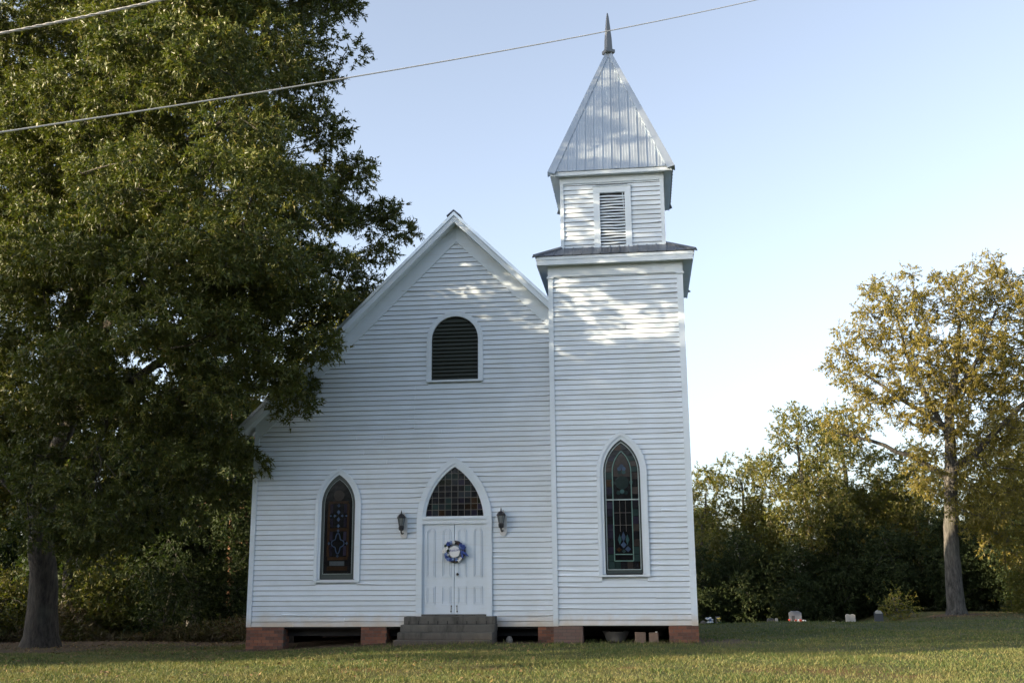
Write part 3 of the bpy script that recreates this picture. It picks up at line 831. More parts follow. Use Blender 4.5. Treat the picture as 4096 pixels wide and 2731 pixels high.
def hip_cap(parent, a, b, n1, n2, d1, d2, w, mat, name='hip_cap'):
    """folded flashing along the hip from a to b; d1, d2 run from the hip into the two faces"""
    mb = MB(); vs = []
    for p, k in ((a, 1.0), (b, 0.45)):
        vs += [p + n1*0.024 + d1*w*k, p + (n1+n2)*0.030, p + n2*0.024 + d2*w*k, p + n1*0.006 + d1*(w*k), p + n2*0.006 + d2*(w*k)]
    mb.add(vs, [(0,1,6,5), (1,2,7,6), (3,0,5,8), (2,4,9,7), (0,3,4,2,1)])
    part(mb, name, mat, parent)
def pyramid(parent, cx, cy, hw, z0, apex_z, top_hw, mat, capw, cap_mat):
    """ribbed metal roof on four sides, whole (top_hw 0) or cut off (a skirt)"""
    rise = (apex_z - z0)
    for k, (ax, ay) in enumerate(((0, -1), (1, 0), (0, 1), (-1, 0))):
        o = Vector((cx + ax*hw, cy + ay*hw, z0)); ux = Vector((-ay, ax, 0))
        run = hw - top_hw
        vdir = Vector((-ax*run, -ay*run, rise)); S = vdir.length; vdir.normalize()
        nx = ux.cross(vdir).normalized()
        roof_face(parent, hw, lambda u: min(S, (hw - abs(u))/run*S), o, ux, vdir, nx, mat)
    for sx, sy in ((-1,-1), (1,-1), (1,1), (-1,1)):
        a = Vector((cx+sx*hw, cy+sy*hw, z0)); b = Vector((cx+sx*top_hw, cy+sy*top_hw, apex_z))
        run = hw - top_hw
        n1 = Vector((0, sy*rise, run)).normalized(); n2 = Vector((sx*rise, 0, run)).normalized()
        hd = (b - a).normalized()
        d1 = Vector((-sx, 0, 0)); d1 = (d1 - hd*d1.dot(hd)).normalized()
        d2 = Vector((0, -sy, 0)); d2 = (d2 - hd*d2.dot(hd)).normalized()
        hip_cap(parent, a - hd*0.03, b, n1, n2, d1, d2, capw, cap_mat)
skirt = part(MB().box(TX0-OV, TX1+OV, -OV, TD+OV, 9.32, 9.335), 'skirt_roof', M_METAL_DK)
pyramid(skirt, TC, TD/2, 1.675+0.305, 9.345, 9.345+0.40, 1.30, M_METAL_DK, 0.07, M_METAL_DK)

# --- belfry ---------------------------------------------------------------
BX0, BX1, BY0 = -1.885, 0.785, 0.335
BC = (BX0+BX1)/2; BHW = (BX1-BX0)/2
belfry_wall = part(MB().box(BX0+0.03, BX1-0.03, BY0+0.045, BY0+2*BHW, 9.4, 11.6), 'belfry_wall', M_TRIM)
LBC = -0.548
OPEN_B = [(LBC, lambda z: 0.41, 9.0, 11.34)]
for k in range(15):
    z0 = 9.675 + k*E
    h = min(E, 11.47 - z0)
    if h > 0.02: split_row(belfry_wall, BY0, z0, h, lambda z: BX0+0.07, lambda z: BX1-0.08, OPEN_B, M_BELFRY, [], 0.8)
for x0, x1 in ((BX0, BX0+0.09), (BX1-0.098, BX1)):
    mb = MB(); mb.box(x0, x1, BY0-0.034, BY0+0.1, 9.64, 11.45); part(mb, 'corner_board', M_BELFRY)
mb = MB()
for k in range(16):
    z0 = 9.66 + k*E
    for x, s in ((BX0+0.03, -1), (BX1-0.03, 1)):
        q = [(x+s*0.03, BY0+0.1, z0), (x+s*0.03, BY0+2*BHW, z0), (x, BY0+2*BHW, z0+E), (x, BY0+0.1, z0+E), (x, BY0+0.1, z0), (x, BY0+2*BHW, z0)]
        mb.add(q, [(0,3,2,1), (0,1,5,4)] if s < 0 else [(0,1,2,3), (0,4,5,1)])
part(mb, 'side_wall', M_BELFRY)
part(MB().box(BX0-0.006, BX1+0.006, BY0-0.040, BY0+2*BHW, 11.452, 11.629), 'frieze', M_BELFRY)
lb = part(MB().box(-0.88, -0.21, BY0+0.038, BY0+0.0445, 9.70, 11.2), 'belfry_louvre', M_DARK)
mb = MB()
mb.box(-1.025, -0.862, BY0-0.040, BY0+0.04, 9.70, 11.165); mb.box(-0.222, -0.062, BY0-0.040, BY0+0.04, 9.70, 11.165); mb.box(-1.030, -0.057, BY0-0.042, BY0+0.04, 11.167, 11.325); mb.box(-1.05, -0.037, BY0-0.062, BY0+0.04, 11.327, 11.345)
part(mb, 'frame', M_BELFRY, lb)
part(MB().box(-1.03, -0.05, BY0-0.062, BY0+0.04, 9.655, 9.698), 'sill', M_BELFRY, lb)
for k in range(18):
    z0 = 9.715 + k*0.079
    mb = MB(); vs = []
    ph = random.uniform(0, 6); tl = random.uniform(-0.012, 0.012) + 0.006*(k > 12)
    for i in range(7):
        u = i/6; x = -0.859 + 0.634*u; dz = 0.006*math.sin(u*5+ph) + tl*(u-0.5)
        vs += [(x, BY0-0.016, z0+dz), (x, BY0-0.008, z0+dz-0.009), (x, BY0+0.034, z0+dz+0.040), (x, BY0+0.028, z0+dz+0.050)]
    fs = [(4*i+a, 4*i+(a+1) % 4, 4*i+4+(a+1) % 4, 4*i+4+a) for i in range(6) for a in range(4)] + [(3,2,1,0), (24,25,26,27)]
    part(MB().add(vs, fs), 'slat', M_BELFRY, lb)
part(MB().add([(-0.285, BY0-0.025, 11.15), (-0.262, BY0-0.025, 11.15), (-0.240, BY0-0.025, 10.70), (-0.258, BY0-0.025, 10.70), (-0.285, BY0-0.012, 11.15), (-0.262, BY0-0.012, 11.15), (-0.240, BY0-0.012, 10.70), (-0.258, BY0-0.012, 10.70)],
              [(3,2,1,0), (4,5,6,7), (0,1,5,4), (2,3,7,6), (0,4,7,3), (1,2,6,5)]), 'loose_strip', M_BELFRY, lb)
BO = 0.20
BYC = BY0 + BHW
part(MB().box(BC-BHW-BO, BC+BHW+BO, BYC-BHW-BO, BYC+BHW+BO, 11.63, 11.65), 'soffit', M_TRIM)
mb = MB()
h2 = BHW+BO
mb.box(BC-h2-0.02, BC+h2+0.02, BYC-h2-0.022, BYC-h2-0.001, 11.615, 11.715)
for s in (-1, 1): mb.box(BC+s*(h2+0.0105)-0.0095, BC+s*(h2+0.0105)+0.0095, BYC-h2, BYC+h2, 11.615, 11.71)
part(mb, 'fascia', M_TRIM)
spire = part(MB().box(BC-h2, BC+h2, BYC-h2, BYC+h2, 11.70, 11.712), 'spire_roof', M_METAL)
pyramid(spire, BC, BYC, h2+0.055, 11.722, 15.90, 0.001, M_METAL, 0.17, M_METAL)
FA = Vector((BC, BYC, 15.78))
mb = MB(); mb.lathe([(0.125, 0.02), (0.105, 0.45), (0.072, 0.80), (0.036, 1.15), (0.014, 1.26)], FA, 4, math.pi/4+0.55); finial = part(mb, 'finial', M_FINIAL)
mb = MB(); mb.lathe([(0.17, -0.005), (0.19, 0.015), (0.19, 0.10), (0.13, 0.12)], FA, 4, math.pi/4+0.55); part(mb, 'finial_base', M_FINIAL, finial)

# --- brick piers -------------------------------------------------------------
def pier(x0, x1, yf, depth, zt, mat, sides=1):
    zb = float(ground_z((x0+x1)/2, yf)) - 0.25
    root = part(MB().box(x0+0.012, x1-0.012, yf+0.012, yf+depth, zb, zt), 'brick_pier', M_MORTAR)
    ch = 0.075; k = 0
    z = zt - 0.006
    while z > zb + 0.10:
        bl = 0.205; off = -0.1 if k % 2 else 0.0
        x = x0 + off
        while x < x1 - 0.02:
            a, b = max(x0, x), min(x1, x + bl)
            if b - a > 0.05:
                j = random.uniform(-0.004, 0.004)
                part(MB().box(a+0.005, b-0.005, yf+j, yf+0.095, z-ch+0.010, z), 'brick', mat, root)
            x += bl
        for s, xs in ((1, x1), (-1, x0)):                          # returns of the pier
            y = yf + 0.1 + (0.1 if k % 2 else 0.0)
            while y < yf + depth - 0.05:
                y1 = min(y + bl, yf + depth)
                if sides and s > 0: part(MB().box(xs-0.09, xs+random.uniform(-0.003, 0.003), y+0.005, y1-0.005, z-ch+0.010, z), 'brick', mat, root)
                y += bl
        z -= ch; k += 1
pier(-9.885, -8.92, FY-0.015, 0.42, 0.345, M_BRICK)
pier(-6.97, -6.32, FY-0.01, 0.42, 0.345, M_BRICK)
pier(-2.62, -2.12, FY-0.01, 0.42, 0.345, M_BRICK, 0)
pier(-2.20, -1.51, -0.015, 0.42, 0.392, M_BRICK_PALE)
pier(0.475, 1.16, -0.015, 0.62, 0.392, M_BRICK)
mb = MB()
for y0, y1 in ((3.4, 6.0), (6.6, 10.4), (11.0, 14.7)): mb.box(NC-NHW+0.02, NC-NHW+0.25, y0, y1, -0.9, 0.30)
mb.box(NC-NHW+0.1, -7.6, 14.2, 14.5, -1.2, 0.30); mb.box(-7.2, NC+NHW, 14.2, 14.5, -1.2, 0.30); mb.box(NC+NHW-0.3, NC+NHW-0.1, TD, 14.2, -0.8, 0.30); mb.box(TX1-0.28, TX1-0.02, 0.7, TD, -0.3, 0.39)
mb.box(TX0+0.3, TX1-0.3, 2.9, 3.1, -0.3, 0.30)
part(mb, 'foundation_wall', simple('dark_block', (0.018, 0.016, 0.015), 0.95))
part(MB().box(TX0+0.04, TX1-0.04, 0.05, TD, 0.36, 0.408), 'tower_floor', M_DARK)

# ------------------------------------------------------------------ concrete steps
wr_scale = 1.1
steps = tag(empty('concrete_steps', (-4.7, 0, 0)), 'dark weathered concrete steps leading up to the white double doors', 'steps')
sr = [(-5.82, -3.60, 0.14, 0.425, 0.600), (-5.84, -3.585, -0.13, 0.262, 0.424), (-5.85, -3.595, -0.40, 0.105, 0.261), (-5.88, -3.60, -0.66, -0.25, 0.104)]
for k, (x0, x1, yf, z0, z1) in enumerate(sr):
    o = MB().box(x0+4.7, x1+4.7, yf, FY-0.055 if k == 0 else FY-0.06+0.001*k, z0, z1).build('step', M_CONC, steps); bevel(o, 0.012, 2)
for k in range(9):                                                  # short vertical joints under the top slab
    x = -5.70 + k*0.235
    MB().box(x+4.7, x+4.7+0.018, 0.126, 0.1395, 0.427, 0.50).build('joint', M_DARK, steps)

# ------------------------------------------------------------------ wall lanterns
M_LGLASS = simple('lantern_glass', (0.16, 0.18, 0.19), 0.15, 0, 0.2)
M_LPLATE = simple('lantern_plate', (0.55, 0.56, 0.56), 0.5, 0, 0.2)
def lantern(x, z, label):
    r = tag(empty('wall_lantern', (x, FY-0.02, z)), label, 'lantern', 'wall lanterns beside the church door')
    mb = MB(); mb.prism([(0.04+0.085*math.cos(t), 0.0+0.085*math.sin(t)) for t in np.linspace(math.pi, 2*math.pi, 9)] + [(0.125, 0.36), (0.11, 0.43), (0.075, 0.46), (0.06, 0.53), (0.04, 0.56), (0.02, 0.53), (0.005, 0.46), (-0.03, 0.43), (-0.045, 0.36)], -0.030, 0.004)
    mb.build('back_plate', M_LPLATE, r)
    MB().tube([(0.03, -0.03, 0.05), (0.01, -0.09, 0.02), (0.0, -0.14, 0.06), (0.0, -0.14, 0.15)], [0.016, 0.016, 0.018, 0.03], 8).build('arm', M_IRON, r, smooth=True)
    c = (0, -0.14, 0)
    MB().lathe([(0.03, 0.10), (0.062, 0.12), (0.068, 0.20), (0.058, 0.225)], c, 6).build('base_cup', M_IRON, r)
    g = MB().lathe([(0.056, 0.226), (0.088, 0.405)], c, 6).build('glass', M_LGLASS, r)
    mb = MB()
    for k in range(6):
        t = math.pi/3*k
        mb.tube([(0.059*math.cos(t), -0.14+0.059*math.sin(t), 0.226), (0.092*math.cos(t), -0.14+0.092*math.sin(t), 0.405)], 0.007, 4)
    mb.build('cage', M_IRON, g)
    MB().lathe([(0.10, 0.403), (0.115, 0.415), (0.092, 0.46), (0.055, 0.50), (0.02, 0.515), (0.010, 0.53), (0.020, 0.545), (0.010, 0.565), (0.006, 0.60)], c, 6).build('hood', M_IRON, r)
lantern(-5.965, 2.545, 'black wall lantern on the siding between the stained glass window and the door')
lantern(-3.475, 2.575, 'black wall lantern on the siding between the door and the tower')

# ------------------------------------------------------------------ wreath
wr = tag(empty('door_wreath', (-4.635, FY-0.05, 2.128)), 'round wreath of blue and white flowers with a Welcome sign hanging on the doors', 'wreath')
mb = MB(); wrng = random.Random(2)
for k in range(9):
    ph = wrng.uniform(0, 6); a = 0.030
    mb.tube([((0.200+a*math.cos(5*t+ph))*math.cos(t), a*math.sin(5*t+ph)-0.01, (0.200+a*math.cos(5*t+ph))*math.sin(t)) for t in np.linspace(0, 2*math.pi, 37)], 0.016, 5)
wr.scale = (wr_scale, 1, wr_scale)
mb.build('twig_ring', simple('dark_twigs', (0.035, 0.022, 0.018), 0.8), wr)
P_WHITE = simple('white_petals', (0.72, 0.73, 0.72), 0.7, 0, 0.08)
P_BLUE = simple('blue_petals', (0.030, 0.065, 0.26), 0.7, 0, 0.4, 20)
P_LBLUE = simple('light_blue_petals', (0.17, 0.25, 0.46), 0.7, 0, 0.3, 20)
P_GREEN = simple('wreath_leaf', (0.03, 0.06, 0.025), 0.6)
def flower(x, z, r, mat, npet=6):
    mb = MB()
    for lay in range(2):
        for k in range(npet):
            t = 2*math.pi*k/npet + lay*0.5 + wrng.uniform(-0.2, 0.2); rr = r*(1 - 0.35*lay)
            ct, st = math.cos(t), math.sin(t); w = rr*0.45
            base = (x, -0.045-0.012*lay, z)
            mb.add([base, (x+ct*rr*0.6-st*w, -0.06-0.018*lay, z+st*rr*0.6+ct*w), (x+ct*rr, -0.050-0.02*lay, z+st*rr), (x+ct*rr*0.6+st*w, -0.06-0.018*lay, z+st*rr*0.6-ct*w)], [(3,2,1,0)])
    return mb.build('flower', mat, wr)
for deg, rad, r, m in ((130, 0.22, 0.06, P_BLUE), (112, 0.21, 0.05, P_LBLUE), (98, 0.20, 0.045, P_WHITE), (160, 0.20, 0.062, P_WHITE), (148, 0.24, 0.04, P_GREEN), (178, 0.23, 0.058, P_WHITE), (196, 0.20, 0.05, P_LBLUE), (212, 0.215, 0.05, P_BLUE), (205, 0.17, 0.035, P_WHITE), (228, 0.22, 0.05, P_LBLUE), (242, 0.20, 0.045, P_BLUE), (255, 0.18, 0.04, P_LBLUE), (282, 0.18, 0.04, P_LBLUE), (298, 0.22, 0.042, P_WHITE), (312, 0.20, 0.038, P_WHITE), (45, 0.20, 0.05, P_BLUE), (25, 0.215, 0.07, P_BLUE), (-8, 0.17, 0.05, P_BLUE), (35, 0.15, 0.04, P_LBLUE), (170, 0.15, 0.035, P_GREEN)):
    flower(rad*math.cos(R(deg)), rad*math.sin(R(deg)), r, m)
mb = MB(); mb.add([(0.18, -0.06, 0.01), (0.26, -0.07, -0.02), (0.33, -0.06, -0.11), (0.27, -0.06, -0.10), (0.20, -0.075, -0.04)], [(0,1,2,3,4)]); mb.add([(0.15, -0.06, 0.0), (0.19, -0.07, -0.02), (0.20, -0.06, -0.15), (0.15, -0.065, -0.13)], [(0,1,2,3)]); mb.build('ribbon', P_BLUE, wr)
mb = MB(); mb.prism(disc(-0.01, 0, 0.125, 24), -0.030, -0.018); sign = mb.build('sign', simple('white_sign', (0.70, 0.71, 0.72), 0.5, 0, 0.05), wr)
tx = bpy.data.curves.new('lettering', 'FONT'); tx.body = 'Welcome'; tx.size = 0.072; tx.shear = 0.35; tx.align_x = 'CENTER'; tx.align_y = 'CENTER'; tx.extrude = 0.001; tx.offset = 0.0008
tx.materials.append(P_BLUE)
tmp = bpy.data.objects.new('lettering', tx); C.objects.link(tmp)
bpy.context.view_layer.update()
lm = bpy.data.meshes.new_from_object(tmp.evaluated_get(bpy.context.evaluated_depsgraph_get())); bpy.data.objects.remove(tmp)
to = link('lettering', lm, sign); to.location = (0, -0.032, 0.03); to.rotation_euler = (R(90), R(-8), 0)

# ------------------------------------------------------------------ things under the tower
bz = float(ground_z(-0.75, 0.5))
b = tag(empty('basin', (-0.76, 0.55, bz)), 'shallow grey metal basin under the tower floor', 'basin')
MB().lathe([(0.20, 0.0), (0.235, 0.06), (0.315, 0.235), (0.335, 0.245), (0.315, 0.25), (0.30, 0.235), (0.21, 0.03), (0.05, 0.02)], (0,0,0), 28).build('bowl', simple('old_zinc', (0.13, 0.13, 0.125), 0.6, 0.2, 0.3), b, smooth=True)
M_BLOCK = simple('clay_block', (0.20, 0.14, 0.105), 0.9, 0, 0.3, 12, 0.4)
for x, w, h, rot, lab in ((-0.19, 0.24, 0.235, 0.12, 'brown clay block under the tower standing nearer the basin'), (0.125, 0.22, 0.225, -0.05, 'brown clay block under the tower with a pale scrap on top')):
    o = tag(empty('clay_block', (x, 0.25, float(ground_z(x, 0.25)))), lab, 'block', 'blocks under the tower'); o.rotation_euler = (0, 0, rot)
    bevel(MB().box(-w/2, w/2, -0.09, 0.09, -0.02, h).build('body', M_BLOCK, o), 0.01)
    if x > 0: MB().box(0.04, 0.09, -0.05, 0.03, h, h+0.02).build('scrap', P_WHITE, o)
o = tag(MB().lathe([(0.07, -0.02), (0.085, 0.06), (0.055, 0.13), (0.02, 0.15)], (0,0,0), 7).build('stone', simple('pale_rubble', (0.22, 0.20, 0.17), 0.9, 0, 0.3, 10, 0.4), None, (-3.28, 0.25, float(ground_z(-3.28, 0.25)))), 'small pale stone lying beside the concrete steps', 'stone')

# ------------------------------------------------------------------ trees
def unit(v): return v/np.maximum(np.linalg.norm(v, axis=-1, keepdims=True), 1e-9)

def fill_blobs(blobs, spacing, g, shell=0.45, n_try=26, zmin=None, voids=0.0, gaps=()):
    """clump centres spread through a union of spheres, thinned towards its heart"""
    B = np.array(blobs, float); c, r = B[:, :3], B[:, 3]
    pts = []
    for k in range(len(B)):
        m = int(n_try*(r[k]/spacing)**3) + 6
        d = unit(g.normal(size=(m, 3))); u = g.random(m)**(1/3)
        pts.append(c[k] + d*(u*r[k])[:, None])
    P = np.concatenate(pts)
    dep = np.max(1 - np.linalg.norm(P[:, None] - c[None], axis=2)/r[None], axis=1)       # 0 at the skin, 1 at a centre
    keep = g.random(len(P)) < np.where(dep < shell, 1.0, 0.35)
    if zmin is not None: keep &= P[:, 2] > zmin
    if voids:                                                       # hollows between the leafy boughs
        f = np.sin(P[:, 0]*1.5 + 1.7*np.sin(P[:, 2]*0.7)) + 1.25*np.sin(P[:, 2]*2.1 + 1.5*np.sin(P[:, 1]*0.8) + 0.8*P[:, 0]) + np.sin(P[:, 1]*1.6 + 1.3*np.sin(P[:, 0]*0.6))
        keep &= (f > -0.25) | (g.random(len(P)) > voids) | (P[:, 0] > -9.6) & (P[:, 2] < 10)
    for gx_, gy_, gz_, gr in gaps:                                  # openings the low sun shines through
        q = P - np.array([gx_, gy_, gz_]); sv = np.array(sun_dir); t = q @ sv
        keep &= np.linalg.norm(q - t[:, None]*sv, axis=1) > gr
    keep &= (((P - np.array([-9.70, -0.5, 5.55]))/np.array([0.95, 2.2, 0.75]))**2).sum(1) > 1      # the boughs part round the church eave
    P = P[keep]; P = P[g.permutation(len(P))]
    cell = {}; out = []
    for p in P:                                                     # dart throwing on a grid
        key = tuple((p//spacing).astype(int)); ok = True
        for dx in (-1, 0, 1):
            for dy in (-1, 0, 1):
                for dz in (-1, 0, 1):
                    for q in cell.get((key[0]+dx, key[1]+dy, key[2]+dz), ()):
                        if (q[0]-p[0])**2 + (q[1]-p[1])**2 + (q[2]-p[2])**2 < spacing*spacing: ok = False; break
                    if not ok: break
                if not ok: break
            if not ok: break
        if ok: cell.setdefault(key, []).append(p); out.append(p)
    return np.array(out)

def grow_wood(limbs, clumps, g, tip=0.012, power=0.46, step=0.5, bow=0.12):
    """limbs: list of [(x,y,z,r)...] polylines; every clump is joined to the nearest wood by a bent branch"""
    P = []; par = []; rad = []; chains = []
    for lb in limbs:
        lb = np.array(lb, float)
        last = -1; chain = []
        if P:
            d = np.linalg.norm(np.array(P) - lb[0, :3], axis=1); last = int(np.argmin(d)); chain = [last]
        for a, b2 in zip(lb[:-1], lb[1:]):
            n = max(1, int(np.linalg.norm(b2[:3]-a[:3])/step))
            for k in range(n + 1):
                if last >= 0 and k == 0 and len(P) and np.linalg.norm(np.array(P[last]) - a[:3]) < 0.01: continue
                t = k/n; q = a + (b2 - a)*t
                P.append(list(q[:3] + (g.normal(size=3)*0.03 if 0 < t < 1 else 0))); par.append(last); rad.append(q[3]); last = len(P) - 1; chain.append(last)
        chains.append(chain)
    P = [np.array(p) for p in P]
    nlimb = len(P)
    root = P[0]
    order = np.argsort(np.linalg.norm(clumps - np.array(limbs[0][-1][:3]), axis=1))
    arr = np.zeros((len(P) + len(clumps)*24 + 10, 3)); arr[:len(P)] = P; n = len(P)
    pd = np.zeros(len(arr))
    for i in range(n):
        if par[i] >= 0: pd[i] = pd[par[i]] + np.linalg.norm(arr[i] - arr[par[i]])
    minz = limbs[0][0][2] + 0.25*(limbs[0][-1][2] - limbs[0][0][2])
    for ci in order:
        c = clumps[ci]
        d = np.linalg.norm(arr[:n] - c, axis=1) + 0.10*pd[:n] + np.where(arr[:n, 2] > c[2] + 0.6, 0.8, 0) + np.where(arr[:n, 2] < minz, 3.0, 0)
        s = int(np.argmin(d)); a = arr[s]; L = np.linalg.norm(c - a)
        m = max(1, min(20, int(L/step)))
        pdir = unit(a - arr[par[s]]) if par[s] >= 0 else np.array([0, 0, 1.0])
        ctrl = a + pdir*L*0.3 + np.array([0, 0, bow*L]) + g.normal(size=3)*0.08*L
        prev = s
        for k in range(1, m + 1):
            t = k/m; q = a*(1-t)**2 + 2*ctrl*t*(1-t) + c*t*t
            if k < m: q = q + g.normal(size=3)*0.035*min(1, L)
            arr[n] = q; par.append(prev); rad.append(0.0); pd[n] = pd[prev] + np.linalg.norm(q - arr[prev]); prev = n; n += 1
    cnt = np.zeros(n); kids = np.zeros(n, int)
    for i in range(n):
        if par[i] >= 0: kids[par[i]] += 1
    for i in range(n - 1, -1, -1):
        if kids[i] == 0: cnt[i] += 1
        if par[i] >= 0: cnt[par[i]] += cnt[i]
    rr = np.maximum(np.array(rad), tip*cnt**power)
    idx = np.array([i for i in range(nlimb, n) if par[i] >= 0], int); pi = np.array(par)[idx]
    A, Bp = arr[pi], arr[idx]
    ra = np.minimum(rr[pi], np.where(np.array(rad)[idx] > 0, rr[pi], rr[idx]*1.25)); rb = rr[idx]
    TV = []; TF = []; o = 0; K = 12
    for ch in chains:                                               # the limbs as continuous, slightly fluted tubes
        p = arr[ch]; r = rr[ch].copy()
        if ch is not chains[0]: r[0] = r[min(1, len(r)-1)]
        d = np.gradient(p, axis=0); d = unit(d)
        a = unit(np.cross(d, np.array([0.12, 1.0, 0.05]))); b = np.cross(d, a)
        t = 2*np.pi*np.arange(K)/K
        lob = 1 + 0.05*np.sin(3*t[None, :] + p[:, 2:3]*0.7) + 0.03*np.sin(5*t[None, :] - p[:, 2:3]*1.3) + g.normal(size=(len(p), K))*0.012
        v = p[:, None] + (a[:, None]*np.cos(t)[None, :, None] + b[:, None]*np.sin(t)[None, :, None])*(r[:, None]*lob)[..., None]
        k = np.arange(K); m = np.arange(len(p)-1)[:, None]*K
        TF.append((np.stack([m + k, m + (k+1) % K, m + K + (k+1) % K, m + K + k], -1) + o).reshape(-1, 4)); TV.append(v.reshape(-1, 3)); o += v.shape[0]*K
    return A, Bp, ra, rb, np.concatenate(TV), np.concatenate(TF)

def cones(A, B, ra, rb, n=6):
    d = unit(B - A); up = np.where(np.abs(d[:, 2:3]) > 0.9, np.array([[1.0, 0, 0]]), np.array([[0, 0, 1.0]]))
    a = unit(np.cross(d, up)); b = np.cross(d, a)
    t = 2*np.pi*np.arange(n)/n
    off = a[:, None, :]*np.cos(t)[None, :, None] + b[:, None, :]*np.sin(t)[None, :, None]
    V = np.concatenate([A[:, None] + off*ra[:, None, None], B[:, None] + off*rb[:, None, None] + (d*0.02)[:, None]], 1)
    m = len(A); k = np.arange(n)
    F = np.stack([k, (k+1) % n, n + (k+1) % n, n + k], 1)
    return V.reshape(-1, 3), (F[None] + (np.arange(m)*2*n)[:, None, None]).reshape(-1, 4)

def leaf_cloud(cl, rc, nspr, nleaf, slen, L, W, g, quad=True, droop=0.25, inner=0.1, up=0.15, flat=0.8):
    """leaves strung along short sprigs that point out of each clump"""
    m = len(cl)
    rcl = rc*g.uniform(0.75, 1.25, m)
    ns = np.maximum(3, (nspr*g.uniform(0.55, 1.3, m)).astype(int))
    ci = np.repeat(np.arange(m), ns); S = len(ci)
    d = unit(g.normal(size=(S, 3)) + np.array([0, 0, up])); d[:, 2] *= flat
    base = cl[ci] + d*(rcl[ci]*g.uniform(inner, 0.9, S))[:, None]
    sd = unit(d + g.normal(size=(S, 3))*0.45 + np.array([0, 0, -droop*0.5]))
    sl = slen*g.uniform(0.6, 1.3, S)
    si = np.repeat(np.arange(S), nleaf); N = len(si)
    t = g.uniform(0.05, 1.0, N)
    p = base[si] + sd[si]*(sl[si]*t)[:, None] + g.normal(size=(N, 3))*0.02
    ld = unit(sd[si]*0.55 + g.normal(size=(N, 3))*0.6 + np.array([0, 0, -droop]))
    side = unit(np.cross(ld, g.normal(size=(N, 3)) + np.array([0, 0, 0.9])))
    l = L*g.uniform(0.65, 1.3, N)[:, None]; w = W*g.uniform(0.7, 1.25, N)[:, None]*0.5
    mid = p + ld*l*0.5
    if quad:
        V = np.stack([p, mid + side*w, p + ld*l, mid - side*w], 1).reshape(-1, 3); F = np.arange(N*4).reshape(-1, 4)
    else:
        V = np.stack([p + side*w, p + ld*l, p - side*w], 1).reshape(-1, 3); F = np.arange(N*3).reshape(-1, 3)
    tw = np.stack([base - sd*0.1, base + sd*sl[:, None]], 1)
    return V, F, tw

def make_tree(name, label, cat, limbs, blobs, leafmat, barkmat, seed, spacing, rc, nspr, nleaf, slen, L, W, quad=False, group=None, droop=0.25, twigs=False, shell=0.45, tip=0.012, power=0.46, sides=6, inner=0.1, zmin=None, voids=0.0, flat=0.8, gaps=()):
    g = np.random.default_rng(seed)
    base = limbs[0][0][:3]
    root = tag(empty(name, base), label, cat, group)
    cl = fill_blobs(blobs, spacing, g, shell, zmin=zmin, voids=voids, gaps=gaps)
    A, B, ra, rb, lv_, lf_ = grow_wood(limbs, cl, g, tip, power)
    V, F, tw = leaf_cloud(cl, rc, nspr, nleaf, slen, L, W, g, quad, droop, inner, flat=flat)
    wv, wf = cones(A, B, ra, rb, sides)
    wf = np.concatenate([wf, lf_ + len(wv)]); wv = np.concatenate([wv, lv_])
    if twigs:
        tv, tf = cones(tw[:, 0], tw[:, 1], np.full(len(tw), 0.007), np.full(len(tw), 0.003), 3)
        wf = np.concatenate([wf, tf + len(wv)]); wv = np.concatenate([wv, tv])
    off = np.array(base)
    big_mesh('trunk', wv - off, wf, barkmat, root, True)
    big_mesh('crown', V - off, F, leafmat, root)
    return root, len(F)*(2 if quad else 1) + len(wf)*2
TRIS = {}

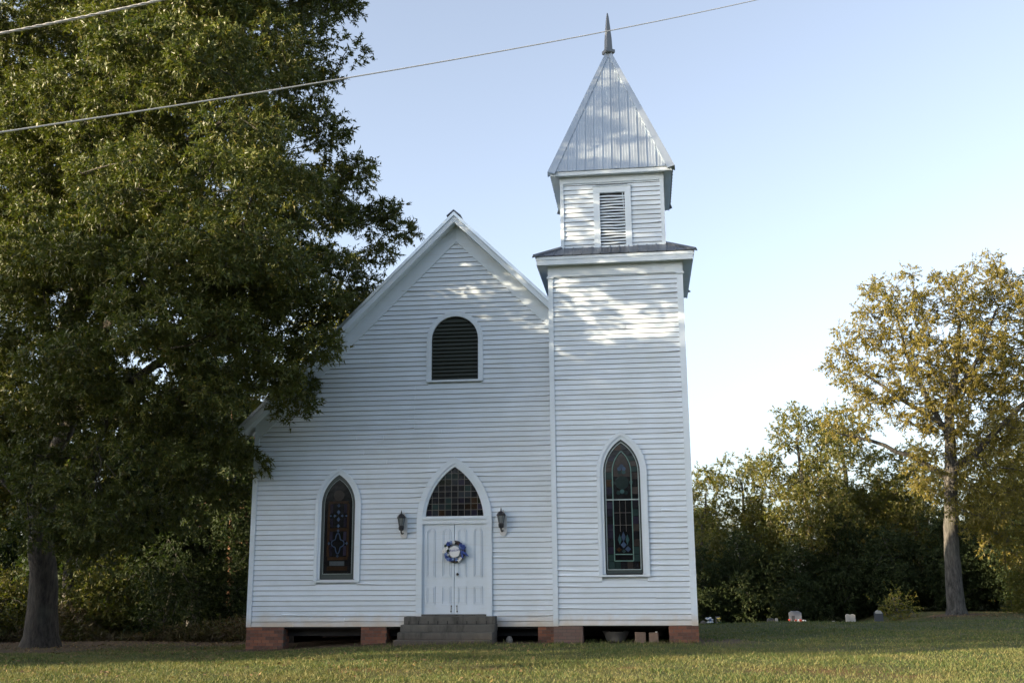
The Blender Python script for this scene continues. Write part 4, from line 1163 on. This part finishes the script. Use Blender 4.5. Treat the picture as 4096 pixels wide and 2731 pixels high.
# the big oak on the left
oz = float(ground_z(-18.58, 6.0))
oak_blobs = [(-12.14,0,19.08,4.0), (-17.24,2,18.73,3.2), (-9.75,-2,15.56,2.0), (-9.33,1,17.51,1.6), (-8.89,1,15.97,1.2), (-9.38,-1.5,13.48,1.6), (-9.3,1,13.35,1.5), (-8.52,2,12.79,1.35), (-7.6,3,11.51,1.05), (-8.26,2.5,10.07,1.0), (-8.51,2,10.7,1.1), (-8.72,0.5,9.14,1.25), (-8.67,-1,7.6,1.3), (-8.29,-1.6,6.06,0.85), (-8.08,-1.2,7.1,0.95), (-8.75,-0.8,6.43,1.1), (-9.75,-1,5.75,0.7), (-10.2,-1.2,5.4,0.85), (-10.5,-0.6,4.7,0.7), (-10.95,-0.6,4.3,0.8), (-10.31,-0.5,6.09,1.3), (-11.51,0.2,5.56,1.5), (-12.35,0.6,4.73,1.3), (-9.96,-4.5,11.03,1.9), (-8.85,-4.5,9.44,1.7), (-11.26,-3.5,9.49,2.0), (-10.4,-3.5,7.59,1.9), (-9.21,-3,8.5,1.7), (-9.51,-2,10.93,1.8), (-10.06,-2.5,6.78,1.6), (-11.87,-2.5,6.63,1.6), (-15.36,0.5,13.51,2.6), (-17.89,2,12.37,2.4), (-15.9,0,8.71,2.2), (-13.76,-1.5,9.37,1.9), (-13.02,-1.5,6.11,1.8), (-15.98,0.5,6.43,1.6), (-13.08,0,4.23,1.2), (-12.87,0.6,3.72,0.9), (-13.19,-1.0,3.61,0.8), (-12.49,-1.5,5.13,1.4), (-14.41,-0.5,5.09,1.1), (-20.94,3.5,15.58,2.6), (-19.54,2.5,9.23,2.0), (-12.68,-2,13.82,2.2), (-16.42,5,15.96,3.4), (-19.29,5,13.83,3.2), (-12.0,3,10.65,2.2), (-18.78,4,17.97,2.8), (-17.57,1.5,7.14,1.0), (-10.54,-4,13.24,1.7), (-9.39,-1,9.78,1.6), (-9.48,0,8.68,1.4),
             (-14.9,-0.6,3.2,0.8), (-14.3,-0.2,2.5,0.6), (-10.4,-2.9,10.0,1.0), (-11.0,-2.6,9.2,1.0),
             (-12.23,1,3.74,1.0), (-11.17,0.5,3.57,0.9), (-13.28,0.8,2.95,0.9), (-10.25,0.2,3.86,0.7), (-14.22,0.6,2.62,0.8), (-14.64,-0.4,3.13,0.8), (-16.37,0.8,4.72,0.9), (-11.7,-1.2,4.51,1.0)]
oak_limbs = [
    [(-18.58,6.0,oz-0.2,0.72), (-18.58,6.0,oz+0.35,0.52), (-18.62,6.0,0.6,0.44), (-18.6,5.8,1.8,0.40), (-18.5,5.3,3.1,0.38), (-17.8,4.2,5.2,0.38), (-16.4,2.4,8.2,0.30), (-15.2,1.2,11.5,0.22), (-14.3,0.8,15.0,0.14), (-13.3,0.8,18.5,0.07)],
    [(-18.55,5.5,2.7,0.26), (-18.89,5.0,3.87,0.22), (-19.14,4.4,4.43,0.20), (-19.6,3.6,5.2,0.17), (-20.2,2.6,7.0,0.11)],
    [(-18.5,5.3,3.0,0.22), (-18.47,5.2,5.36,0.18), (-18.33,4.6,7.2,0.14), (-18.0,3.6,10.0,0.09)],
    [(-17.9,4.4,5.0,0.22), (-15.5,1.6,6.0,0.17), (-12.8,-0.4,6.5,0.12), (-11.2,-0.9,7.3,0.08)],
    [(-16.9,3.0,7.2,0.20), (-14.2,1.0,8.6,0.15), (-11.6,0.2,9.8,0.10), (-9.9,0.4,11.3,0.06)],
    [(-15.9,1.9,9.4,0.16), (-13.8,-0.6,10.6,0.12), (-12.2,-2.0,11.2,0.07)],
    [(-15.1,1.1,12.0,0.14), (-12.8,0.6,13.2,0.10), (-10.7,0.2,14.0,0.06)],
    [(-16.1,2.2,9.0,0.15), (-16.3,3.2,11.5,0.10), (-16.6,4.4,14.0,0.06)]]
oak, TRIS['oak'] = make_tree('oak_tree', 'huge leafy oak with dark spreading boughs on the left overhanging the church gable', 'tree', oak_limbs, oak_blobs, L_OAK, B_OAK, 21,
                  spacing=0.92, rc=0.60, nspr=100, nleaf=15, slen=0.28, L=0.125, W=0.048, quad=False, voids=0.93, twigs=False, droop=0.2, inner=0.45, flat=0.62,
                  gaps=((-0.3, 0, 7.9, 0.68), (-1.0, 0, 7.0, 0.5), (-0.7, 0, 5.9, 0.45), (-1.3, 0, 14.0, 0.5)))

# the golden tree on the right
gz = float(ground_z(13.76, 25))
gold_blobs = [(12.41,25,14.0,1.7), (10.45,25,11.9,1.4), (14.63,25,14.3,1.5), (16.94,26,14.4,1.8), (18.49,26,13.5,2.1), (12.95,25,11.2,2.1), (10.73,24.5,9.9,1.5), (15.83,25,10.8,2.1), (19.01,26,9.9,2.5), (9.9,24,8.4,0.9), (9.5,24.6,10.9,0.7), (16.42,25,7.2,2.1), (18.07,25,4.9,2.0), (14.84,24,4.3,1.2), (12.9,24,5.6,1.0), (8.9,23.9,8.0,0.7), (16.5,28,11.0,2.0),
              (15.23, 24.5, 5.97, 1.3), (16.82, 25, 5.19, 1.5), (16.11, 25, 3.83, 1.2), (12.43, 24.5, 8.85, 1.2), (10.1, 24.5, 10.3, 0.8), (11.48, 25, 12.74, 1.4), (17.34, 26, 3.07, 1.6), (12.74, 24.3, 6.4, 0.9), (14.68, 25, 8.66, 1.6), (18.19, 26, 10.81, 2)]
gold_limbs = [
    [(13.76,25,gz-0.15,0.55), (13.77,25,gz+0.3,0.40), (13.80,25,1.7,0.35), (13.97,25,4.05,0.30), (14.12,25,6.04,0.28), (14.27,25,8.46,0.21), (14.84,25.2,10.76,0.15), (15.29,25.3,13.1,0.08)],
    [(14.12,25,6.0,0.20), (14.92,24.6,6.6,0.17), (16.3,24.5,7.9,0.13), (18.2,25,9.6,0.09)],
    [(14.0,25,5.6,0.14), (12.23,24.5,6.73,0.11), (10.43,24.1,7.4,0.08), (9.0,23.8,7.7,0.035)],
    [(14.2,25,7.6,0.14), (13.4,25,9.4,0.11), (12.6,25,11.6,0.08), (12.3,25,13.6,0.04)],
    [(14.25,25,8.0,0.12), (12.4,24.8,9.2,0.09), (10.6,24.8,10.6,0.06)],
    [(14.5,25.1,9.4,0.12), (16.0,25.4,11.4,0.09), (17.2,25.8,13.8,0.05)]]
gold, TRIS['gold'] = make_tree('golden_tree', 'tall open crowned tree with golden leaves and a bare grey trunk', 'tree', gold_limbs, gold_blobs, L_GOLD, B_GREY, 31,
                  spacing=0.88, rc=0.52, nspr=34, nleaf=17, slen=0.42, L=0.12, W=0.052, twigs=True, droop=0.45, tip=0.014, shell=0.8)

def wood_tree(name, label, x, y, h, r, seed, leafmat, cb=0.3, n=1.0, L=0.24, W=0.12, spacing=1.0, cat='tree', group=None, nblob=7, trunk=None, bk=None, rc=0.7, tall=False):
    """a tree of the wood's edge: trunk, limbs and a crown of overlapping leafy masses"""
    g = random.Random(seed); z = float(ground_z(x, y)); tr = trunk or 0.018*h + 0.03
    blobs = []
    for k in range(nblob):
        t = (k + 0.5)/nblob; zz = z + h*(cb + (1-cb)*t*0.9); prof = r*(1 - 0.55*abs(2*t - 0.8))
        a = k*2.4 + g.uniform(-0.5, 0.5); rr = max(0.5, prof*g.uniform(0.5, 0.75))
        blobs.append((x + math.cos(a)*prof*0.6, y + math.sin(a)*prof*0.6, zz, rr))
    blobs.append((x, y, z + h - r*0.45, r*0.45))
    if tall:                                                        # loose outer boughs
        for k in range(9):
            a = g.uniform(0, 6.28); t = g.uniform(0.25, 0.95); q = r*(1.05 - 0.5*abs(2*t - 0.7)); blobs.append((x + math.cos(a)*q, y + math.sin(a)*q, z + h*(cb + (1-cb)*t), r*g.uniform(0.14, 0.26)))
    limbs = [[(x, y, z-0.1, tr*1.3), (x+g.uniform(-.1,.1), y, z+0.4, tr), (x+g.uniform(-.3,.3), y, z+h*0.45, tr*0.7), (x+g.uniform(-.5,.5), y, z+h*0.85, tr*0.25)]]
    root, t = make_tree(name, label, cat, limbs, blobs, leafmat, bk or B_GREY, seed, spacing*(0.92 if tall else 0.82), rc*(0.85 if tall else 1), 26*n, 12, 0.5, L*(0.72 if tall else 0.85), W*(0.72 if tall else 0.85), group=group, droop=0.2, tip=0.012, sides=5)
    TRIS[label[:24]] = t
    return root

GW = 'trees at the edge of the wood behind the graves'
wood_tree('broadleaf_tree', 'round topped tree whose crown shows just past the tower corner board', 3.6, 40, 9.4, 2.5, 41, L_EDGE, group=GW, tall=True)
wood_tree('broadleaf_tree', 'green tree filling the gap between the tower corner and the tall thin tree', 6.4, 42, 10.2, 2.7, 42, L_EDGE, group=GW, tall=True)
wood_tree('broadleaf_tree', 'tall thin crowned tree left of the golden tree over the pointed headstone', 9.4, 38.5, 12.8, 3.3, 43, L_EDGE, 0.25, 0.9, group=GW, tall=True, spacing=0.95)
wood_tree('broadleaf_tree', 'green tree half hidden behind the left side of the golden tree', 12.6, 43, 12.4, 3.4, 44, L_EDGE, 0.2, group=GW, tall=True)
wood_tree('broadleaf_tree', 'green tree straight behind the golden tree trunk', 16.4, 41, 9.6, 3.4, 45, L_EDGE, 0.2, group=GW, tall=True)
wood_tree('broadleaf_tree', 'green tree under the right hand boughs of the golden tree', 20.8, 38, 10.5, 3.8, 46, L_EDGE, 0.15, group=GW, tall=True)
GB = 'dark evergreen bushes behind the graves'
for k, (x, y, h, r, lab) in enumerate((
        (2.6, 35.5, 4.6, 1.9, 'dark evergreen bush nearest the tower, behind the white grave flowers'),
        (5.4, 36.5, 5.2, 2.1, 'dark evergreen bush behind the tall grey headstone with red flowers'),
        (8.2, 35.5, 4.8, 2.0, 'dark evergreen bush behind the two toned pale headstone'),
        (10.9, 36.0, 5.4, 2.1, 'dark evergreen bush behind the headstone with the pale curved top'),
        (13.4, 35.0, 4.6, 1.9, 'dark evergreen bush directly behind the trunk of the golden tree'),
        (16.2, 34.5, 5.0, 2.1, 'dark evergreen bush to the right of the golden tree trunk'),
        (19.2, 33.5, 5.0, 2.2, 'dark evergreen bush farthest from the tower at the edge of the lawn'))):
    wood_tree('evergreen_bush', lab, x, y, h, r, 60+k, L_DARK, 0.02, 2.2, 0.18, 0.075, 0.95, 'bush', GB, 7)
wood_tree('leafy_shrub', 'small sunlit shrub with yellow green leaves at the lawn edge past the golden tree', 17.2, 25.5, 1.9, 1.0, 71, L_LIME, 0.0, 1.3, 0.13, 0.06, 0.5, 'shrub', None, 6, rc=0.35)
wood_tree('leafy_shrub', 'sparse shrub with pale twigs beside the headstone with the curved top', 11.6, 26.5, 0.9, 0.9, 72, L_LIME, 0.2, 0.3, 0.13, 0.05, 0.5, 'shrub', None, 5, rc=0.3)

# woods on the left, behind the oak; shade and sun partly in leaf colours
GL = 'woodland trees behind the oak'
wood_tree('woodland_tree', 'sunlit yellow green tree showing above the church roof beside the oak', -13.6, 21.5, 16.0, 4.0, 81, L_LIME, 0.3, 1.0, 0.20, 0.09, 1.0, group=GL, nblob=9)
wood_tree('woodland_tree', 'green woodland tree with a slim rust brown trunk next to the church wall', -15.9, 14.5, 9.0, 2.8, 82, L_DARK, 0.35, 1.0, 0.2, 0.09, group=GL, trunk=0.14, bk=bark('rust_bark', (0.22, 0.11, 0.06)))
wood_tree('woodland_tree', 'woodland tree standing behind the oak towards the church', -19.2, 18.5, 13.0, 3.6, 83, L_DARK, 0.2, group=GL, nblob=8)
wood_tree('woodland_tree', 'woodland tree directly behind the oak trunk', -23.6, 16.0, 13.5, 3.6, 84, L_WOOD, 0.25, 0.9, group=GL, nblob=8)
wood_tree('woodland_tree', 'woodland tree at the left edge behind the pale forked bough', -28.0, 13.0, 12.5, 3.6, 85, L_EDGE, 0.28, 0.9, group=GL, nblob=8)
wood_tree('woodland_tree', 'deep woodland tree glimpsed through the gap under the oak', -22.0, 26.0, 13.5, 4.2, 86, L_DARK, 0.15, group=GL, nblob=8)
GS = 'shrubs along the wood edge under the oak'
for k, (x, y, h, r, lab, m) in enumerate((
        (-14.6, 12.8, 3.2, 1.5, 'shrub at the wood edge closest to the church corner', L_DARK),
        (-17.2, 11.5, 3.6, 1.7, 'dark shrub at the wood edge beneath the lowest oak bough', L_DARK),
        (-19.8, 11.8, 3.0, 1.5, 'shrub at the wood edge just right of the oak trunk', L_WOOD),
        (-23.0, 10.5, 2.4, 1.5, 'shrub at the wood edge just left of the oak trunk', L_EDGE),
        (-26.2, 9.0, 2.0, 1.5, 'shrub at the wood edge farthest from the church', L_WOOD))):
    wood_tree('leafy_shrub', lab, x, y, h, r, 90+k, m, 0.0, 1.0, 0.16, 0.075, 0.75, 'shrub', GS, 7, rc=0.5)

# masses nobody could count
def brush(name, x0, x1, y0, y1, h, n, mat, L, W, seed, base=0.0, label=None, cat=None):
    g = np.random.default_rng(seed)
    x = g.uniform(x0, x1, n); y = g.uniform(y0, y1, n)
    hh = h*(0.55 + 0.45*np.sin(x*0.9 + 2*np.sin(x*0.37 + y*0.2)))*g.random(n)**0.8
    p = np.stack([x, y, ground_z(x, y) + base + hh], 1)
    ld = unit(g.normal(size=(n, 3)) + np.array([0, 0, 0.3])); side = unit(np.cross(ld, g.normal(size=(n, 3))))
    l = L*g.uniform(0.6, 1.4, n)[:, None]; w = W*g.uniform(0.6, 1.4, n)[:, None]*0.5
    V = np.stack([p + side*w, p + ld*l, p - side*w], 1).reshape(-1, 3)
    o = big_mesh(name, V, np.arange(3*n).reshape(-1, 3), mat)
    TRIS[name] = n
    return tag(o, label, cat, kind='stuff')
brush('undergrowth', -34, -12.6, 9.5, 14.0, 1.3, 30000, L_BRUSH, 0.20, 0.05, 101, label='dry brown undergrowth along the wood edge under the oak', cat='undergrowth')
brush('thicket', -34, -14, 19, 23, 6, 30000, L_DARK, 0.32, 0.16, 104, label='dark thicket behind the shrubs at the wood edge', cat='thicket')
brush('woodland_mass', -42, -14, 29, 36, 10, 60000, L_DARK, 0.45, 0.26, 102, label='dark mass of far woodland behind the oak', cat='woodland')
brush('forest_mass', -8, 44, 46, 52, 7.5, 52000, L_DARK, 0.5, 0.3, 103, label='dark mass of forest behind the graveyard trees', cat='forest')

# trees out of view on the sunward side, whose shade lies over the church and lawn
GO = 'roadside trees on the sunward side'
for k, (x, y, h, r, lab) in enumerate((
        (-33, -3.5, 11.2, 5.0, 'broad leafy tree beyond the left edge, nearest the oak'),
        (-34, -11.6, 13.2, 5.2, 'broad leafy tree beyond the left edge, between the oak and the road'),
        (-38, -17.4, 15.0, 4.9, 'tall leafy tree with a high crown beyond the left edge by the road'),
        (-42, 4, 9.5, 3.6, 'slim sparse tree beyond the left edge toward the wood'),
        (-44, -14, 12.5, 5.5, 'broad leafy tree beyond the left edge, nearest the road'),
        (-56, -11, 13.0, 5.5, 'broad leafy tree beyond the left edge, farthest from the oak'))):
    wood_tree('unseen_tree', lab, x, y, h, r, 110+k, L_WOOD, 0.6 if 'high crown' in lab else 0.05, 0.3 if 'sparse' in lab else 0.6, 0.42, 0.26, 1.35, group=GO, nblob=10, rc=0.95)
for k, (x, y, h) in enumerate(((-46, -42, 10.5), (-36, -44, 12), (-27, -42, 10.5), (-17, -44, 12.5), (-7, -42, 11), (3, -44, 12.5), (13, -42, 11), (23, -44, 12), (33, -41, 10.5))):  # unseen row added behind the camera to block low sky and dim the facade
    wood_tree('unseen_tree', 'tall tree across the road behind the camera, %s in the row' % ('first', 'second', 'third', 'fourth', 'fifth', 'sixth', 'seventh', 'eighth', 'ninth')[k], x, y, h, 6.0, 130+k, L_WOOD, 0.05, 0.5, 0.6, 0.42, 1.7, group='unseen trees added to dim the church front', nblob=10, rc=1.2)

# ------------------------------------------------------------------ graveyard
M_GRAN = simple('grey_granite', (0.20, 0.21, 0.23), 0.5, 0, 0.2, 30)
M_GRAND = simple('dark_granite', (0.07, 0.07, 0.075), 0.5, 0, 0.2, 30)
M_MARB = simple('pale_marble', (0.42, 0.40, 0.36), 0.7, 0, 0.3, 6)
GG = 'headstones in the graveyard'
def stone_root(name, x, y, label, cat='headstone', grp=GG): return tag(empty(name, (x, y, float(ground_z(x, y)) + 0.06)), label, cat, grp)
def top_curve(w, h, k, n=8): return [(-w/2, 0.0), (w/2, 0.0)] + [(w/2*math.cos(math.pi*i/n), h - k + k*math.sin(math.pi*i/n)) for i in range(n+1)]
s = stone_root('headstone', 6.55, 24, 'tall grey headstone with sloping shoulders and red flowers at its foot')
MB().box(-0.42, 0.42, -0.2, 0.2, -0.05, 0.22).build('base', M_GRAN, s); MB().prism([(-0.27, 0.22), (0.27, 0.22), (0.27, 0.78), (0.15, 0.86), (-0.15, 0.86), (-0.27, 0.78)], -0.09, 0.09).build('tablet', M_GRAN, s); MB().prism([(-0.17, 0.40), (-0.03, 0.40), (-0.03, 0.66), (-0.17, 0.66)], -0.094, -0.0905).build('plaque', M_GRAND, s)
s = stone_root('headstone', 5.48, 24, 'dark square headstone left of the tall grey one'); MB().box(-0.3, 0.3, -0.16, 0.16, -0.05, 0.15).build('base', M_GRAND, s); MB().prism(top_curve(0.34, 0.55, 0.05), -0.07, 0.07).build('tablet', M_GRAND, s)
s = stone_root('headstone', 5.70, 23.8, 'narrow pale headstone touching the dark square one'); MB().box(-0.08, 0.08, -0.1, 0.1, -0.05, 0.12).build('base', M_MARB, s); MB().prism(top_curve(0.12, 0.56, 0.03), -0.04, 0.04).build('tablet', M_MARB, s)
s = stone_root('headstone', 8.94, 24, 'pale headstone with its two rounded halves side by side'); MB().box(-0.25, 0.25, -0.14, 0.14, -0.05, 0.2).build('base', M_MARB, s)
for q in (-1, 1): MB().prism([(x + q*0.105, z + 0.2) for x, z in top_curve(0.205, 0.44, 0.06)], -0.06, 0.06).build('tablet', M_MARB, s)
s = stone_root('headstone', 10.16, 24, 'dark headstone with a pale curved top near the golden tree'); MB().box(-0.2, 0.2, -0.13, 0.13, -0.05, 0.15).build('base', M_GRAND, s); MB().prism([(x, z + 0.15) for x, z in top_curve(0.36, 0.42, 0.04)], -0.07, 0.07).build('tablet', M_GRAND, s); MB().prism([(x, z + 0.50) for x, z in top_curve(0.30, 0.14, 0.13)], -0.08, 0.08).build('cap', M_MARB, s)
s = stone_root('headstone', 7.54, 24, 'small pointed dark headstone right of the red flowers'); MB().box(-0.12, 0.12, -0.1, 0.1, -0.05, 0.1).build('base', M_GRAND, s); MB().prism([(-0.09, 0.1), (0.09, 0.1), (0.09, 0.32), (0, 0.40), (-0.09, 0.32)], -0.05, 0.05).build('tablet', M_GRAND, s)
s = stone_root('headstone', 8.20, 24, 'small square grey marker between the pointed stone and the two halved one'); MB().box(-0.08, 0.08, -0.08, 0.08, -0.05, 0.1).build('base', M_GRAN, s); MB().box(-0.05, 0.05, -0.04, 0.04, 0.1, 0.40).build('tablet', M_GRAN, s)
s = stone_root('headstone', 4.80, 24, 'low rounded grey headstone just showing over the grass'); MB().box(-0.16, 0.16, -0.1, 0.1, -0.05, 0.1).build('base', M_GRAN, s); MB().prism(top_curve(0.24, 0.33, 0.1), -0.06, 0.06).build('tablet', M_GRAN, s)
s = stone_root('headstone', 3.13, 24, 'upright dark headstone with a yellow spray nearest the tower'); MB().box(-0.16, 0.16, -0.12, 0.12, -0.05, 0.12).build('base', M_GRAND, s); MB().box(-0.10, 0.10, -0.06, 0.06, 0.12, 0.60).build('tablet', M_GRAND, s); MB().box(-0.06, 0.08, -0.075, -0.0605, 0.30, 0.56).build('plaque', M_MARB, s)
s = stone_root('headstone', 2.48, 24, 'low rough brown fieldstone marker nearest the tower'); MB().lathe([(0.20, -0.05), (0.19, 0.2), (0.12, 0.36), (0.03, 0.42)], (0,0,0), 6).build('body', simple('fieldstone', (0.14, 0.12, 0.10), 0.9, 0, 0.3), s)
def bouquet(x, y, z, label, mats, n, spread, seed):
    g = random.Random(seed); r = tag(empty('flower_bouquet', (x, y, float(ground_z(x, y)))), label, 'flowers', 'flowers on the graves')
    mb = MB()
    for k in range(n):
        mb.tube([(0, 0, 0), (g.uniform(-spread, spread)*0.6, g.uniform(-.05, .05), z*0.8)], 0.006, 3)
    mb.build('stems', P_GREEN, r)
    for k in range(n):
        cx, cz, cy = g.uniform(-spread, spread), z + g.uniform(-0.12, 0.08), g.uniform(-0.06, 0.06)
        mb = MB(); mb.lathe([(0.01, -0.03), (0.05, -0.01), (0.055, 0.02), (0.02, 0.045)], (cx, cy, cz), 6); mb.build('blossom', g.choice(mats), r)
P_RED = simple('red_petals', (0.55, 0.07, 0.04), 0.7); P_YEL = simple('yellow_petals', (0.60, 0.45, 0.06), 0.7)
bouquet(6.72, 23.75, 0.46, 'red and white flowers in front of the tall grey headstone', [P_RED, P_RED, P_WHITE], 22, 0.22, 1)
bouquet(6.27, 23.8, 0.48, 'small red flowers at the left of the tall grey headstone', [P_RED], 6, 0.05, 2)
bouquet(2.75, 23.8, 0.52, 'pair of white flower bunches near the tower', [P_WHITE, P_WHITE, P_LBLUE], 16, 0.15, 3)
bouquet(3.16, 23.85, 0.52, 'yellow flowers against the upright dark headstone', [P_YEL, P_YEL, P_GREEN], 8, 0.06, 4)

# ------------------------------------------------------------------ power lines
M_WIRE = simple('aluminium_wire', (0.62, 0.58, 0.52), 0.5, 0.2, 0.1)
def wire(name, a, b, ext, sag, r, label, strands=1):
    a, b = Vector(a), Vector(b); d = b - a; root = tag(empty(name, tuple(a - d*ext[0])), label, 'cable')
    o = a - d*ext[0]; e = b + d*ext[1]; n = 60
    for k in range(strands):
        pts = []
        for i in range(n*(4 if strands > 1 else 1) + 1):
            t = i/(n*(4 if strands > 1 else 1)); p = o.lerp(e, t); u = -ext[0] + t*(1 + ext[0] + ext[1])
            p = p + Vector((0, 0, -sag*4*u*(1-u)))
            if strands > 1:
                w = t*n*7 + 2*math.pi*k/strands; p = p + Vector((0, math.cos(w)*r*1.1, math.sin(w)*r*1.1))
            pts.append(p - o)
        MB().tube(pts, r, 6).build('strand', M_WIRE, root, smooth=True)
wire('power_line', (-5.97, -16.5, 5.77), (2.38, -7.5, 11.8), (1.6, 1.6), 0.10, 0.0085, 'long single power line crossing in front of the oak and the spire tip')
wire('power_line', (-6.8, -15.5, 7.42), (-5.32, -14.8, 8.12), (4.0, 8.0), 0.01, 0.0085, 'short twisted power line across the top left corner', 3)

# ------------------------------------------------------------------ grass
def litter():
    g = np.random.default_rng(55); n = 7000
    x = np.concatenate([g.normal(-15, 4.0, n//2), g.uniform(-16, -2, n//4), g.normal(13.5, 3, n//4)]); y = np.concatenate([g.normal(4.5, 3.5, n//2), g.uniform(-9, 3, n//4), g.normal(23, 3, n//4)])
    k = ~((x > -10) & (x < 1.3) & (y > -0.6)); x, y = x[k], y[k]; m = len(x)
    p = np.stack([x, y, ground_z(x, y) + g.uniform(0.015, 0.045, m)], 1)
    a = g.uniform(0, 6.28, m); d = np.stack([np.cos(a), np.sin(a), g.normal(size=m)*0.35], 1); sd = np.stack([-np.sin(a), np.cos(a), g.normal(size=m)*0.35], 1)
    l = g.uniform(0.02, 0.05, m)[:, None]; V = np.stack([p - d*l, p + sd*l*0.45, p + d*l, p - sd*l*0.45], 1).reshape(-1, 3)
    o = big_mesh('fallen_leaves', V, np.arange(4*m).reshape(-1, 4), leaf_mat('dead_leaves', [(0.0, (0.07, 0.04, 0.02)), (0.5, (0.16, 0.09, 0.04)), (0.9, (0.26, 0.17, 0.08)), (1.0, (0.3, 0.2, 0.05))], 0.1, 0.8))
    tag(o, 'dry brown fallen leaves scattered over the grass', 'leaves', kind='stuff')
litter()
def grass():
    g = np.random.default_rng(77)
    P = []
    def region(x0, x1, y0, y1, dens):
        n = int((x1-x0)*(y1-y0)*dens); x = g.uniform(x0, x1, n); y = g.uniform(y0, y1, n)
        P.append(np.stack([x, y], 1))
    region(-16, 9, -10.5, -3.0, 1250)
    region(-16, 12, -3.0, 4.0, 500)
    region(1.2, 20, 4.0, 13.0, 190)
    region(-20, -9.9, 4.0, 11.0, 150)
    n0 = sum(len(p) for p in P)
    for x0, x1, y0 in ((-9.9, -5.95, 0.36), (-5.95, -3.5, -0.78), (-3.5, -2.2, 0.30), (-2.2, 1.2, -0.12)):   # ranker grass where the mower cannot reach
        m = int(130*(x1 - x0)); P.append(np.stack([g.uniform(x0, x1, m), y0 + 0.06 - np.abs(g.normal(size=m))*0.10], 1))
    for k in range(60):                                             # scattered weeds
        c = g.uniform((-14, -9), (8, 2)); P.append(c + g.normal(size=(26, 2))*0.07)
    P = np.concatenate(P); x, y = P[:, 0], P[:, 1]; rank = np.arange(len(x)) >= n0
    keep = ~((x > -9.95) & (x < 1.2) & (y > 0.2)) & ~((x > -5.9) & (x < -3.55) & (y > -0.7)) & ~((x > -2.3) & (x < 1.2) & (y > -0.1))
    keep &= (g.random(len(x)) > 0.93*np.maximum(dirt_at(x, y), 0.8*clay_at(x, y))) | rank
    patch = 0.5 + 0.5*np.sin(x*1.7 + 2*np.sin(y*0.9))*np.sin(y*2.3 + 1.5*np.sin(x*0.8))
    keep &= (g.random(len(x)) < 0.45 + 0.55*patch) | rank
    x, y, patch, rank = x[keep], y[keep], patch[keep], rank[keep]; n = len(x)
    h = g.uniform(0.02, 0.068, n)*(0.75 + 0.5*patch)*np.where(g.random(n) < 0.015, 1.9, 1.0)*np.where(rank, 1.9, 1.0); wd = g.uniform(0.005, 0.011, n)*np.where(y > 0, 1.6, 1.0)
    a = g.uniform(0, 2*np.pi, n); lean = g.normal(size=(n, 2))*0.6*h[:, None]
    b = np.stack([x, y, ground_z(x, y) - 0.01], 1); s = np.stack([np.cos(a)*wd, np.sin(a)*wd, np.zeros(n)], 1)
    tip = b + np.stack([lean[:, 0], lean[:, 1], h], 1)
    V = np.stack([b - s, b + s, tip], 1).reshape(-1, 3)
    o = big_mesh('grass', V, np.arange(3*n).reshape(-1, 3), M_BLADE)
    TRIS['grass'] = n
    tag(o, 'short mown grass with straw coloured patches', 'grass', kind='stuff')
grass()
print('TRIS', sum(TRIS.values()), TRIS)
